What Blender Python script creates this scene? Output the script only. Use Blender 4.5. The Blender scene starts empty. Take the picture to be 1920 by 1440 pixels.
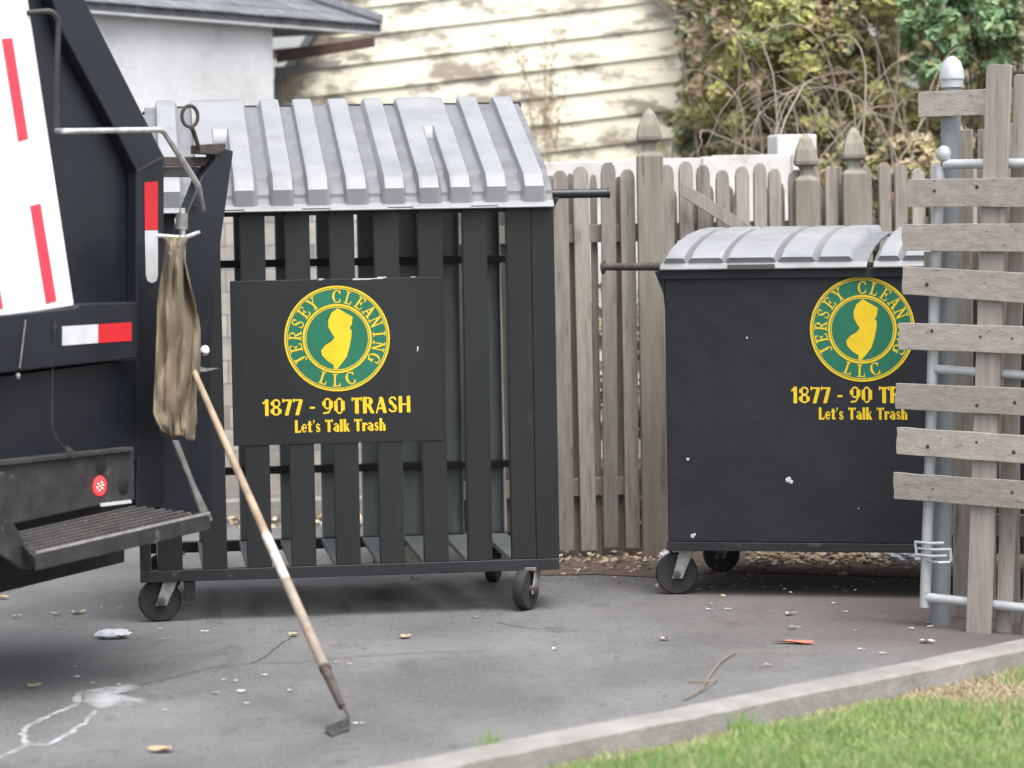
import bpy, bmesh, math, random
from mathutils import Vector, Matrix
random.seed(7)
S = bpy.context.scene
COL = S.collection
R = math.radians
V = Vector
# ------------------------------------------------------------------ camera
F = 5700.0; H = 1.78
TH = math.atan(340 / F); RO = R(1.0)
fw = V((0, math.cos(TH), -math.sin(TH))); up0 = V((0, math.sin(TH), math.cos(TH))); rt0 = V((1, 0, 0))
rt = rt0 * math.cos(RO) - up0 * math.sin(RO); up = up0 * math.cos(RO) + rt0 * math.sin(RO)
CAM = V((0, 0, H))
def ray(px, py): return fw + rt * ((px - 960) / F) + up * ((720 - py) / F)
def at(px, py, Y):
    d = ray(px, py); return CAM + d * (Y / d.y)
def gp(px, py, z=0.0):
    d = ray(px, py); return CAM + d * ((z - H) / d.z)
def onplane(px, py, P, N):
    d = ray(px, py); return CAM + d * ((P - CAM).dot(N) / d.dot(N))
cd = bpy.data.cameras.new('camera'); cam = bpy.data.objects.new('camera', cd); COL.objects.link(cam)
cam.matrix_world = Matrix((( rt.x, up.x, -fw.x, 0), (rt.y, up.y, -fw.y, 0), (rt.z, up.z, -fw.z, H), (0, 0, 0, 1)))
cd.sensor_width = 36; cd.lens = F / 1920 * 36; cd.clip_end = 3000; cd.clip_start = .1
cd.dof.use_dof = True; cd.dof.focus_distance = 13.2; cd.dof.aperture_fstop = 2.3
S.camera = cam
# ------------------------------------------------------------------ world + sun
w = bpy.data.worlds.new('World'); S.world = w; w.use_nodes = True
nt = w.node_tree; bg = nt.nodes['Background']
sky = nt.nodes.new('ShaderNodeTexSky'); sky.sky_type = 'NISHITA'; sky.sun_disc = False
SUN_EL, SUN_AZ = R(66), R(150)      # azimuth clockwise from +Y: behind the camera, to the right
sky.sun_elevation = SUN_EL; sky.sun_rotation = SUN_AZ; sky.air_density = 1.0; sky.dust_density = 4.0; sky.ozone_density = 1.0
hsv = nt.nodes.new('ShaderNodeHueSaturation'); hsv.inputs['Saturation'].default_value = .4; nt.links.new(sky.outputs[0], hsv.inputs['Color']); nt.links.new(hsv.outputs[0], bg.inputs[0]); bg.inputs[1].default_value = 0.15
sl = bpy.data.lights.new('sun', 'SUN'); sl.energy = 1.5; sl.angle = R(50); sl.color = (1, .96, .9)
so = bpy.data.objects.new('sun', sl); COL.objects.link(so)
sd = V((math.sin(SUN_AZ) * math.cos(SUN_EL), math.cos(SUN_AZ) * math.cos(SUN_EL), math.sin(SUN_EL)))
so.rotation_euler = sd.to_track_quat('Z', 'Y').to_euler(); so.location = (0, 0, 30)
S.view_settings.view_transform = 'Standard'; S.view_settings.look = 'None'
S.view_settings.exposure = 1.2; S.view_settings.gamma = 1
S.render.engine = 'CYCLES'
# ------------------------------------------------------------------ materials
def mat(name, c1, c2=None, rough=.6, scale=6.0, stretch=(1, 1, 1), metal=0.0, bump=0.0, bscale=None, lo=.35, hi=.65,
        c3=None, s3=3.0, lo3=.55, hi3=.65, rnd=0.0, coord='Object', emit=None, spec=.5, detail=6.0, rough2=None, trans=0.0):
    m = bpy.data.materials.new(name); m.use_nodes = True
    n = m.node_tree.nodes; L = m.node_tree.links.new; b = n['Principled BSDF']
    b.inputs['Roughness'].default_value = rough; b.inputs['Metallic'].default_value = metal
    b.inputs['Specular IOR Level'].default_value = spec
    tc = n.new('ShaderNodeTexCoord'); mp = n.new('ShaderNodeMapping'); L(tc.outputs[coord], mp.inputs[0])
    mp.inputs['Scale'].default_value = stretch
    oi = n.new('ShaderNodeObjectInfo'); vm = n.new('ShaderNodeVectorMath'); vm.operation = 'SCALE'
    L(oi.outputs['Random'], vm.inputs['Scale']); vm.inputs[0].default_value = (37, 23, 51)
    va = n.new('ShaderNodeVectorMath'); L(mp.outputs[0], va.inputs[0]); L(vm.outputs[0], va.inputs[1])
    nz = n.new('ShaderNodeTexNoise'); nz.inputs['Scale'].default_value = scale; nz.inputs['Detail'].default_value = detail
    nz.inputs['Roughness'].default_value = .6
    L(va.outputs[0], nz.inputs['Vector'])
    mr = n.new('ShaderNodeMapRange'); mr.inputs['From Min'].default_value = lo; mr.inputs['From Max'].default_value = hi
    L(nz.outputs[0], mr.inputs[0])
    mx = n.new('ShaderNodeMix'); mx.data_type = 'RGBA'; c2 = c2 or c1
    mx.inputs[6].default_value = (*c1, 1); mx.inputs[7].default_value = (*c2, 1); L(mr.outputs[0], mx.inputs[0])
    out = mx.outputs[2]
    if c3:
        n3 = n.new('ShaderNodeTexNoise'); n3.inputs['Scale'].default_value = s3; n3.inputs['Detail'].default_value = 8
        n3.inputs['Roughness'].default_value = .65
        L(va.outputs[0], n3.inputs['Vector'])
        m3 = n.new('ShaderNodeMapRange'); m3.inputs['From Min'].default_value = lo3; m3.inputs['From Max'].default_value = hi3
        L(n3.outputs[0], m3.inputs[0])
        x3 = n.new('ShaderNodeMix'); x3.data_type = 'RGBA'; L(m3.outputs[0], x3.inputs[0]); L(out, x3.inputs[6])
        x3.inputs[7].default_value = (*c3, 1); out = x3.outputs[2]
    if rnd:
        hs = n.new('ShaderNodeHueSaturation'); mv = n.new('ShaderNodeMapRange')
        L(oi.outputs['Random'], mv.inputs[0]); mv.inputs['To Min'].default_value = 1 - rnd; mv.inputs['To Max'].default_value = 1 + rnd
        L(mv.outputs[0], hs.inputs['Value']); L(out, hs.inputs['Color']); out = hs.outputs[0]
    L(out, b.inputs['Base Color'])
    if rough2 is not None:
        rr = n.new('ShaderNodeMapRange'); rr.inputs['To Min'].default_value = rough; rr.inputs['To Max'].default_value = rough2
        L(mr.outputs[0], rr.inputs[0]); L(rr.outputs[0], b.inputs['Roughness'])
    if bump:
        nb = n.new('ShaderNodeTexNoise'); nb.inputs['Scale'].default_value = bscale or scale * 3; nb.inputs['Detail'].default_value = 6
        L(va.outputs[0], nb.inputs['Vector'])
        bp = n.new('ShaderNodeBump'); bp.inputs['Strength'].default_value = 1; bp.inputs['Distance'].default_value = bump
        L(nb.outputs[0], bp.inputs['Height']); L(bp.outputs[0], b.inputs['Normal'])
    if emit:
        b.inputs['Emission Color'].default_value = (*emit[0], 1); b.inputs['Emission Strength'].default_value = emit[1]
    if trans:
        td = n.new('ShaderNodeBsdfTranslucent'); L(out, td.inputs[0]); ms = n.new('ShaderNodeMixShader'); ms.inputs[0].default_value = trans
        L(b.outputs[0], ms.inputs[1]); L(td.outputs[0], ms.inputs[2]); L(ms.outputs[0], n['Material Output'].inputs[0])
    return m
M = {}
M['black'] = mat('black_paint', (.006, .0076, .0125), (.0088, .0105, .0162), .5, 1.6, c3=(.018, .019, .023), s3=2.2, lo3=.56, hi3=.82, bump=.0015, bscale=5, rough2=.6)
M['bodyblack'] = mat('dented_black_sheet', (.006, .0076, .0125), (.0088, .0105, .0162), .42, 1.1, c3=(.020, .021, .025), s3=2.6, lo3=.52, hi3=.8, bump=.012, bscale=2.2, rough2=.62)
M['slat'] = mat('black_slat_paint', (.0058, .0068, .0086), (.0092, .0104, .012), .45, 2.5, stretch=(1, 1, .3), c3=(.03, .03, .03), s3=9, lo3=.66, hi3=.8, bump=.001, bscale=8, rough2=.6)
M['inner'] = mat('lit_inner_slat_paint', (.19, .21, .21), (.24, .26, .26), .5, 3, stretch=(1, 1, .3), c3=(.06, .065, .07), s3=4, lo3=.55, hi3=.8)  # light on the back and floor slats is painted in as paler grey
M['bartop'] = mat('worn_frame_paint', (.009, .0105, .013), (.018, .019, .022), .4, 6, c3=(.11, .10, .09), s3=11, lo3=.60, hi3=.74, bump=.0015, bscale=20)
M['truckblack'] = mat('truck_black_paint', (.0078, .0100, .0155), (.0115, .0142, .0205), .38, 1.7, c3=(.05, .05, .055), s3=4, lo3=.62, hi3=.85, bump=.001, bscale=6, rough2=.52)
M['grime'] = mat('grimy_steel', (.02, .021, .024), (.045, .043, .042), .6, 9, c3=(.12, .10, .085), s3=17, lo3=.62, hi3=.72, bump=.002, bscale=40)
M['grate'] = mat('step_grating_steel', (.03, .029, .03), (.06, .055, .053), .55, 12, c3=(.14, .12, .10), s3=25, lo3=.6, hi3=.7)
M['whitepaint'] = mat('white_truck_paint', (.80, .80, .80), (.76, .75, .74), .35, 2, c3=(.55, .53, .48), s3=6, lo3=.68, hi3=.85)
M['red'] = mat('red_reflective', (.62, .02, .025), (.55, .02, .03), .35, 30)
M['redfade'] = mat('faded_red_reflective', (.70, .045, .085), (.66, .07, .10), .4, 30)
M['whitetape'] = mat('white_reflective', (.62, .63, .65), (.55, .56, .57), .35, 20)
M['chrome'] = mat('worn_bare_steel', (.80, .80, .80), (.50, .48, .47), .35, 18, metal=.6, c3=(.10, .08, .07), s3=22, lo3=.62, hi3=.7)
M['rust'] = mat('rusty_steel', (.10, .075, .06), (.05, .045, .045), .75, 20, metal=.3, bump=.002, bscale=60)
M['lid'] = mat('grey_lid_plastic', (.222, .228, .240), (.262, .268, .281), .36, 3, c3=(.16, .163, .168), s3=4, lo3=.5, hi3=.8, bump=.0012, bscale=14, rough2=.55)
M['lidgroove'] = mat('darker_lid_groove', (.135, .142, .155), (.17, .176, .19), .6, 4, c3=(.10, .10, .10), s3=6, lo3=.5, hi3=.75)  # grooves between the ribs coloured darker for contrast
M['rubber'] = mat('caster_rubber', (.016, .0155, .015), (.028, .026, .025), .8, 12, c3=(.06, .057, .054), s3=20, lo3=.62, hi3=.75, bump=.001, bscale=50)
M['zinc'] = mat('galvanised_steel', (.52, .54, .55), (.42, .44, .46), .45, 12, metal=.3, c3=(.22, .19, .17), s3=18, lo3=.66, hi3=.75)
M['postgrey'] = mat('grey_painted_post', (.25, .275, .29), (.195, .215, .23), .5, 5, c3=(.08, .09, .10), s3=9, lo3=.62, hi3=.75)
M['rimsteel'] = mat('dull_caster_rim', (.10, .095, .09), (.055, .052, .05), .6, 20, metal=.3)
M['caster'] = mat('caster_fork_steel', (.34, .33, .32), (.20, .19, .18), .5, 25, metal=.4)
M['wood'] = mat('weathered_picket_wood', (.325, .292, .255), (.215, .192, .168), .85, 7, stretch=(5, 5, .5), c3=(.11, .095, .085), s3=9, lo3=.55, hi3=.72, bump=.005, bscale=18, rnd=.26, lo=.3, hi=.7)
M['woodpost'] = mat('weathered_post_wood', (.265, .245, .20), (.185, .17, .138), .85, 6, stretch=(4, 4, .35), c3=(.08, .08, .05), s3=9, lo3=.6, hi3=.74, bump=.004, bscale=12, rnd=.08)
M['woodnew'] = mat('orange_cedar_wood', (.42, .26, .15), (.36, .22, .13), .8, 6, stretch=(4, 4, .5), bump=.002)
M['boardh'] = mat('grey_weathered_board', (.39, .35, .305), (.265, .235, .205), .88, 6, stretch=(.45, 4, 7), c3=(.095, .085, .075), s3=7, lo3=.6, hi3=.72, bump=.0016, bscale=16, rnd=.17, lo=.3, hi=.7)
M['boardv'] = mat('grey_weathered_upright', (.37, .335, .295), (.25, .225, .20), .88, 6, stretch=(6, 6, .45), c3=(.095, .085, .075), s3=7, lo3=.6, hi3=.72, bump=.0016, bscale=16, rnd=.17, lo=.3, hi=.7)
M['knot'] = mat('wood_knot', (.06, .045, .035), (.04, .03, .025), .9, 20)
M['vinyl'] = mat('white_vinyl', (.66, .65, .63), (.52, .51, .49), .6, 3, c3=(.36, .33, .30), s3=6, lo3=.56, hi3=.75)
M['stucco'] = mat('white_garage_paint', (.62, .63, .65), (.52, .53, .54), .85, 2.0, c3=(.33, .33, .31), s3=2.0, lo3=.6, hi3=.85, bump=.006, bscale=20)
M['shingle'] = mat('grey_roof_shingle', (.16, .17, .19), (.105, .11, .125), .85, 5, stretch=(1, 1, 1), c3=(.24, .25, .27), s3=7, lo3=.58, hi3=.75, bump=.006, bscale=40)
M['brownwood'] = mat('brown_fascia_paint', (.10, .055, .042), (.15, .09, .07), .7, 8)
M['cream'] = mat('peeling_cream_paint', (.90, .87, .71), (.84, .80, .64), .8, 3, stretch=(1, 1, 2.2), c3=(.33, .285, .23), s3=2.9, lo3=.485, hi3=.60, bump=.004, bscale=25, detail=8)
M['trim'] = mat('rake_trim', (.20, .17, .14), (.30, .25, .19), .8, 5)
M['concrete'] = mat('kerb_concrete', (.27, .26, .245), (.19, .182, .168), .9, 5, c3=(.13, .125, .115), s3=9, lo3=.6, hi3=.74, bump=.006, bscale=30)
M['soil'] = mat('leaf_strewn_soil', (.085, .062, .05), (.13, .095, .072), .95, 14, c3=(.045, .035, .03), s3=22, lo3=.55, hi3=.68, bump=.012, bscale=45)
M['leaf_y'] = mat('yellow_olive_leaf', (.52, .51, .18), (.44, .44, .16), .6, 8, trans=.4)
M['leaf_o'] = mat('olive_leaf', (.37, .36, .17), (.29, .29, .135), .6, 8, trans=.4)
M['leaf_b'] = mat('brown_leaf', (.50, .40, .27), (.40, .31, .205), .75, 8, trans=.15)
M['leaf_g'] = mat('green_leaf', (.20, .34, .17), (.27, .40, .21), .5, 8, trans=.2)
M['leaf_d'] = mat('dark_ivy_leaf', (.17, .20, .12), (.23, .25, .15), .55, 8, trans=.15)
M['leaf_t'] = mat('tan_dry_leaf', (.46, .35, .23), (.38, .27, .17), .8, 12)
M['leaf_p'] = mat('pale_dry_leaf', (.56, .50, .42), (.44, .38, .30), .8, 12)
M['bark'] = mat('vine_bark', (.24, .19, .15), (.17, .13, .10), .85, 12)
M['twig'] = mat('dead_twig', (.36, .30, .255), (.26, .22, .185), .85, 12)
M['canvas'] = mat('brown_canvas', (.21, .168, .115), (.15, .12, .082), .92, 6, stretch=(1, 1, .6), c3=(.16, .125, .09), s3=8, lo3=.6, hi3=.8, bump=.003, bscale=30)
M['pole'] = mat('worn_wooden_handle', (.38, .29, .20), (.27, .20, .14), .65, 10, c3=(.20, .15, .11), s3=5, lo3=.5, hi3=.7, bump=.001)
M['poleold'] = mat('greyed_stained_handle', (.30, .25, .19), (.20, .18, .15), .75, 9, c3=(.22, .12, .10), s3=6, lo3=.5, hi3=.65, bump=.001)
M['poletip'] = mat('scuffed_white_handle', (.62, .60, .58), (.40, .34, .28), .6, 18)
M['green'] = mat('emblem_green', (.010, .155, .085), (.008, .13, .07), .5, 5, c3=(.02, .10, .06), s3=25, lo3=.6, hi3=.75)
M['yellow'] = mat('emblem_yellow', (.78, .55, .012), (.70, .48, .012), .5, 9, c3=(.45, .33, .03), s3=30, lo3=.60, hi3=.72)
M['taillight'] = mat('lit_tail_light', (.6, .01, .01), rough=.3, emit=((1, .02, .02), 2.6))
M['taildot'] = mat('lit_tail_filament', (1, .6, .5), rough=.3, emit=((1, .45, .35), 6))
M['dark'] = mat('dark_recess', (.006, .006, .007), (.01, .01, .01), .8, 5)
M['plastic'] = mat('crumpled_white_plastic', (.75, .76, .80), (.60, .62, .70), .3, 12, bump=.004, bscale=30)
M['orange'] = mat('coral_red_scrap', (.85, .20, .13), (.75, .16, .11), .6, 12)
M['greyblk'] = mat('plain_grey_wall', (.36, .36, .37), (.30, .30, .31), .8, 5)  # even grey of the house wall and the barn core
M['chip'] = mat('bare_paint_chip', (.55, .55, .56), (.4, .4, .4), .6, 30)
M['lamp'] = mat('white_lamp_glass', (.72, .73, .76), (.66, .66, .68), .25, 10)

def asphalt():
    m = bpy.data.materials.new('old_asphalt'); m.use_nodes = True
    n = m.node_tree.nodes; L = m.node_tree.links.new; b = n['Principled BSDF']; b.inputs['Roughness'].default_value = .82
    tc = n.new('ShaderNodeTexCoord')
    def noise(sc, det=8, rough=.6, st=(1, 1, 1)):
        mp = n.new('ShaderNodeMapping'); mp.inputs['Scale'].default_value = st; L(tc.outputs['Object'], mp.inputs[0])
        z = n.new('ShaderNodeTexNoise'); z.inputs['Scale'].default_value = sc; z.inputs['Detail'].default_value = det; z.inputs['Roughness'].default_value = rough
        L(mp.outputs[0], z.inputs['Vector']); return z.outputs[0]
    def rng(x, a, c, lo=0, hi=1):
        r = n.new('ShaderNodeMapRange'); r.inputs['From Min'].default_value = a; r.inputs['From Max'].default_value = c
        r.inputs['To Min'].default_value = lo; r.inputs['To Max'].default_value = hi; L(x, r.inputs[0]); return r.outputs[0]
    def mix(f, a, c):
        x = n.new('ShaderNodeMix'); x.data_type = 'RGBA'; L(f, x.inputs[0])
        for i, q in ((6, a), (7, c)):
            if isinstance(q, tuple): x.inputs[i].default_value = (*q, 1)
            else: L(q, x.inputs[i])
        return x.outputs[2]
    c = mix(rng(noise(1.1, 6, .6, (1, .7, 1)), .38, .64), (.088, .089, .092), (.152, .152, .154))
    c = mix(rng(noise(60, 4), .52, .8), c, (.22, .217, .215))
    c = mix(rng(noise(22, 4), .58, .72), c, (.06, .058, .058))
    c = mix(rng(noise(3.2, 8, .7, (1, .5, 1)), .56, .68), c, (.078, .078, .081))
    # brown dirt to the right, by the bin and the gate
    sx = n.new('ShaderNodeSeparateXYZ'); L(tc.outputs['Object'], sx.inputs[0])
    ad = n.new('ShaderNodeMath'); ad.operation = 'MULTIPLY_ADD'; L(noise(2.5), ad.inputs[0]); ad.inputs[1].default_value = 1.6; L(sx.outputs[0], ad.inputs[2])
    dx = rng(ad.outputs[0], 1.15, 2.6)
    ad2 = n.new('ShaderNodeMath'); ad2.operation = 'MULTIPLY_ADD'; L(noise(2.5), ad2.inputs[0]); ad2.inputs[1].default_value = 1.4; L(sx.outputs[1], ad2.inputs[2])
    dy = rng(ad2.outputs[0], 11.9, 13.4)
    mu = n.new('ShaderNodeMath'); mu.operation = 'MULTIPLY'; L(dx, mu.inputs[0]); L(dy, mu.inputs[1])
    m2 = n.new('ShaderNodeMath'); m2.operation = 'MULTIPLY'; L(mu.outputs[0], m2.inputs[0]); m2.inputs[1].default_value = .8
    c = mix(m2.outputs[0], c, (.105, .078, .066))
    L(c, b.inputs['Base Color'])
    bp = n.new('ShaderNodeBump'); bp.inputs['Distance'].default_value = .006; L(noise(70, 5), bp.inputs['Height']); L(bp.outputs[0], b.inputs['Normal'])
    return m
M['asphalt'] = asphalt()
def brick():
    m = bpy.data.materials.new('grey_block_masonry'); m.use_nodes = True
    n = m.node_tree.nodes; L = m.node_tree.links.new; b = n['Principled BSDF']; b.inputs['Roughness'].default_value = .9
    tc = n.new('ShaderNodeTexCoord'); mp = n.new('ShaderNodeMapping'); mp.inputs['Rotation'].default_value = (R(90), 0, 0); L(tc.outputs['Object'], mp.inputs[0])
    k = n.new('ShaderNodeTexBrick'); L(mp.outputs[0], k.inputs['Vector'])
    k.inputs['Scale'].default_value = 1; k.inputs['Brick Width'].default_value = .20; k.inputs['Row Height'].default_value = .13; k.inputs['Mortar Size'].default_value = .004
    k.inputs['Color1'].default_value = (.46, .43, .39, 1); k.inputs['Color2'].default_value = (.24, .225, .21, 1); k.inputs['Mortar'].default_value = (.20, .19, .18, 1)
    nz = n.new('ShaderNodeTexNoise'); nz.inputs['Scale'].default_value = 9; L(tc.outputs['Object'], nz.inputs['Vector'])
    mx = n.new('ShaderNodeMix'); mx.data_type = 'RGBA'; mx.blend_type = 'OVERLAY'; mx.inputs[0].default_value = .5; L(k.outputs[0], mx.inputs[6]); L(nz.outputs[0], mx.inputs[7])
    L(mx.outputs[2], b.inputs['Base Color'])
    bp = n.new('ShaderNodeBump'); bp.inputs['Distance'].default_value = .015; L(k.outputs[0], bp.inputs['Height']); L(bp.outputs[0], b.inputs['Normal'])
    return m
M['block'] = brick()
def stain():
    m = bpy.data.materials.new('dried_white_paint'); m.use_nodes = True
    n = m.node_tree.nodes; L = m.node_tree.links.new; b = n['Principled BSDF']; b.inputs['Roughness'].default_value = .8
    b.inputs['Base Color'].default_value = (.60, .61, .65, 1)
    tc = n.new('ShaderNodeTexCoord'); nz = n.new('ShaderNodeTexNoise'); nz.inputs['Scale'].default_value = 9; nz.inputs['Detail'].default_value = 8; nz.inputs['Roughness'].default_value = .75
    mp = n.new('ShaderNodeMapping'); mp.inputs['Scale'].default_value = (1, .5, 1); L(tc.outputs['Object'], mp.inputs[0]); L(mp.outputs[0], nz.inputs['Vector'])
    at_ = n.new('ShaderNodeAttribute'); at_.attribute_name = 'edge'
    a = n.new('ShaderNodeMath'); a.operation = 'ADD'; L(nz.outputs[0], a.inputs[0]); L(at_.outputs['Fac'], a.inputs[1])
    r = n.new('ShaderNodeMapRange'); r.inputs['From Min'].default_value = .72; r.inputs['From Max'].default_value = 1.2; r.inputs['To Max'].default_value = .62; L(a.outputs[0], r.inputs[0])
    L(r.outputs[0], b.inputs['Alpha']); return m
M['stain'] = stain()
# ------------------------------------------------------------------ mesh helpers
class MB:
    def __init__(s): s.v = []; s.f = []; s.mi = []; s.cur = 0
    def add(s, vs, fs):
        o = len(s.v); s.v += [tuple(v) for v in vs]
        for f in fs: s.f.append(tuple(i + o for i in f)); s.mi.append(s.cur)
        return s
    def box(s, c, d, rot=None):
        cx, cy, cz = c; hx, hy, hz = d[0] / 2, d[1] / 2, d[2] / 2
        vs = [V((x * hx, y * hy, z * hz)) for x in (-1, 1) for y in (-1, 1) for z in (-1, 1)]
        if rot is not None: vs = [rot @ v for v in vs]
        return s.add([(v.x + cx, v.y + cy, v.z + cz) for v in vs], [(0, 1, 3, 2), (4, 6, 7, 5), (0, 4, 5, 1), (2, 3, 7, 6), (0, 2, 6, 4), (1, 5, 7, 3)])
    def bb(s, x0, x1, y0, y1, z0, z1): return s.box(((x0 + x1) / 2, (y0 + y1) / 2, (z0 + z1) / 2), (x1 - x0, y1 - y0, z1 - z0))
    def prism(s, pts, off):
        n = len(pts); off = V(off); a = [V(p) for p in pts]; b = [p + off for p in a]
        return s.add(a + b, [tuple(range(n)), tuple(range(2 * n - 1, n - 1, -1))] + [(i, i + n, (i + 1) % n + n, (i + 1) % n) for i in range(n)])
    def tube(s, pts, r, seg=12, cap=True):
        pts = [V(p) for p in pts]; rs = r if isinstance(r, (list, tuple)) else [r] * len(pts)
        vs = []; pn = None
        for i, p in enumerate(pts):
            t = (pts[min(i + 1, len(pts) - 1)] - pts[max(i - 1, 0)]).normalized()
            if pn is None:
                a = V((0, 0, 1)) if abs(t.z) < .9 else V((1, 0, 0)); nn = t.cross(a).normalized()
            else:
                nn = pn - t * pn.dot(t)
                nn = nn.normalized() if nn.length > 1e-6 else t.orthogonal().normalized()
            pn = nn; bn = t.cross(nn)
            for k in range(seg):
                an = 2 * math.pi * k / seg; vs.append(p + nn * (rs[i] * math.cos(an)) + bn * (rs[i] * math.sin(an)))
        fs = [(i * seg + k, i * seg + (k + 1) % seg, (i + 1) * seg + (k + 1) % seg, (i + 1) * seg + k) for i in range(len(pts) - 1) for k in range(seg)]
        if cap: fs += [tuple(range(seg - 1, -1, -1)), tuple((len(pts) - 1) * seg + k for k in range(seg))]
        return s.add(vs, fs)
    def lathe(s, c, prof, axis=(0, 0, 1), seg=24):
        ax = V(axis).normalized(); a = ax.orthogonal().normalized(); b = ax.cross(a); c = V(c); vs = []
        for (r, h) in prof:
            for k in range(seg):
                an = 2 * math.pi * k / seg; vs.append(c + ax * h + (a * math.cos(an) + b * math.sin(an)) * r)
        fs = [(i * seg + k, i * seg + (k + 1) % seg, (i + 1) * seg + (k + 1) % seg, (i + 1) * seg + k) for i in range(len(prof) - 1) for k in range(seg)]
        fs += [tuple(range(seg - 1, -1, -1)), tuple((len(prof) - 1) * seg + k for k in range(seg))]
        return s.add(vs, fs)
    def sq(s, c, prof):   # square-section lathe (half width, z)
        vs = [(c[0] + x * r, c[1] + y * r, c[2] + z) for r, z in prof for x, y in ((-1, -1), (1, -1), (1, 1), (-1, 1))]
        fs = [(i * 4 + k, i * 4 + (k + 1) % 4, (i + 1) * 4 + (k + 1) % 4, (i + 1) * 4 + k) for i in range(len(prof) - 1) for k in range(4)]
        return s.add(vs, fs + [(3, 2, 1, 0), tuple((len(prof) - 1) * 4 + k for k in range(4))])
    def obj(s, name, m, parent=None, smooth=False, bevel=0, world=False):
        me = bpy.data.meshes.new(name); me.from_pydata(s.v, [], s.f)
        for q in (m if isinstance(m, (list, tuple)) else [m]): me.materials.append(M[q])
        if isinstance(m, (list, tuple)): me.polygons.foreach_set('material_index', s.mi)
        bm = bmesh.new(); bm.from_mesh(me)
        if len(bm.faces) < 6000: bmesh.ops.recalc_face_normals(bm, faces=bm.faces)
        bm.to_mesh(me); bm.free()
        if smooth:
            me.polygons.foreach_set('use_smooth', [True] * len(me.polygons))
            try: me.set_sharp_from_angle(angle=R(38))
            except Exception: pass
        o = bpy.data.objects.new(name, me); COL.objects.link(o)
        if parent:
            o.parent = parent
            if world: o.matrix_parent_inverse = (Matrix.Translation(parent.location) @ parent.rotation_euler.to_matrix().to_4x4()).inverted()
        if bevel:
            b = o.modifiers.new('bevel', 'BEVEL'); b.width = bevel; b.segments = 2; b.limit_method = 'ANGLE'; b.angle_limit = R(40)
        return o
def tag(o, label=None, cat=None, group=None, kind=None):
    if label: o['label'] = label
    if cat: o['category'] = cat
    if group: o['group'] = group
    if kind: o['kind'] = kind
    return o
def thing(name, label, cat, loc=(0, 0, 0), rz=0, group=None):
    o = bpy.data.objects.new(name, None); COL.objects.link(o); o.location = loc; o.rotation_euler = (0, 0, rz); o.empty_display_size = .1
    return tag(o, label, cat, group)
def dup(src, parent=None, loc=None, rot=None):
    c = src.copy(); COL.objects.link(c); c.parent = parent
    if loc is not None: c.location = loc
    if rot is not None: c.rotation_euler = rot
    return c
# ------------------------------------------------------------------ lettering, rasterised into thin raised runs
def arc(cx, cy, rx, ry, a0, a1, n=12): return [(cx + rx * math.cos(R(a0 + (a1 - a0) * i / n)), cy + ry * math.sin(R(a0 + (a1 - a0) * i / n))) for i in range(n + 1)]
# glyph: (width, [ (polyline, kind) ]) ; kind 'f' fat, 't' thin, 's' serif ; unit height 1
GS = {
 'J': (.5, [([(.32, 1), (.32, .2)], 'f'), (arc(.17, .2, .15, .2, 0, -150), 't'), ([(.15, .99), (.48, .99)], 't')]),
 'E': (.66, [([(.18, 0), (.18, 1)], 'f'), ([(.04, .02), (.6, .02), (.62, .22)], 't'), ([(.04, .98), (.58, .98), (.6, .8)], 't'), ([(.18, .52), (.45, .52)], 't'), ([(.45, .4), (.45, .64)], 't')]),
 'R': (.74, [([(.18, 0), (.18, 1)], 'f'), ([(.04, .02), (.32, .02)], 't'), ([(.04, .98), (.38, .98)] + arc(.38, .74, .2, .24, 90, -90) + [(.2, .5)], 't'), ([(.34, .5), (.62, .04)], 'f'), ([(.52, .02), (.74, .02)], 't'), ([(.56, .62), (.56, .86)], 'f')]),
 'S': (.58, [(arc(.29, .75, .2, .24, 30, 270), 't'), (arc(.29, .26, .22, .25, 90, -150), 't'), ([(.16, .68), (.42, .38)], 'f'), ([(.5, .96), (.49, .74)], 't'), ([(.07, .04), (.08, .28)], 't')]),
 'Y': (.72, [([(.12, .98), (.36, .48)], 'f'), ([(.6, .98), (.36, .48)], 't'), ([(.36, .5), (.36, 0)], 'f'), ([(0, .98), (.24, .98)], 't'), ([(.5, .98), (.72, .98)], 't'), ([(.22, .02), (.5, .02)], 't')]),
 'C': (.72, [(arc(.4, .5, .33, .5, 45, 315), 't'), (arc(.36, .5, .26, .42, 130, 230), 'f'), ([(.64, .98), (.64, .72)], 't'), ([(.64, .06), (.64, .26)], 't')]),
 'L': (.62, [([(.18, 0), (.18, 1)], 'f'), ([(.04, .02), (.56, .02), (.58, .26)], 't'), ([(.04, .98), (.34, .98)], 't')]),
 'A': (.78, [([(.12, .02), (.38, 1)], 't'), ([(.38, 1), (.64, .02)], 'f'), ([(.2, .36), (.54, .36)], 't'), ([(.02, .02), (.24, .02)], 't'), ([(.5, .02), (.78, .02)], 't')]),
 'N': (.80, [([(.15, 0), (.15, 1)], 't'), ([(.15, .98), (.63, .04)], 'f'), ([(.64, 0), (.64, 1)], 't'), ([(.02, .02), (.28, .02)], 't'), ([(.02, .98), (.2, .98)], 't'), ([(.5, .98), (.78, .98)], 't')]),
 'I': (.36, [([(.18, 0), (.18, 1)], 'f'), ([(.03, .02), (.33, .02)], 't'), ([(.03, .98), (.33, .98)], 't')]),
 'G': (.76, [(arc(.4, .5, .33, .5, 45, 320), 't'), (arc(.36, .5, .26, .42, 130, 230), 'f'), ([(.64, .98), (.64, .72)], 't'), ([(.63, .06), (.63, .42)], 'f'), ([(.5, .44), (.76, .44)], 't')]),
 ' ': (.5, [])}
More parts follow.
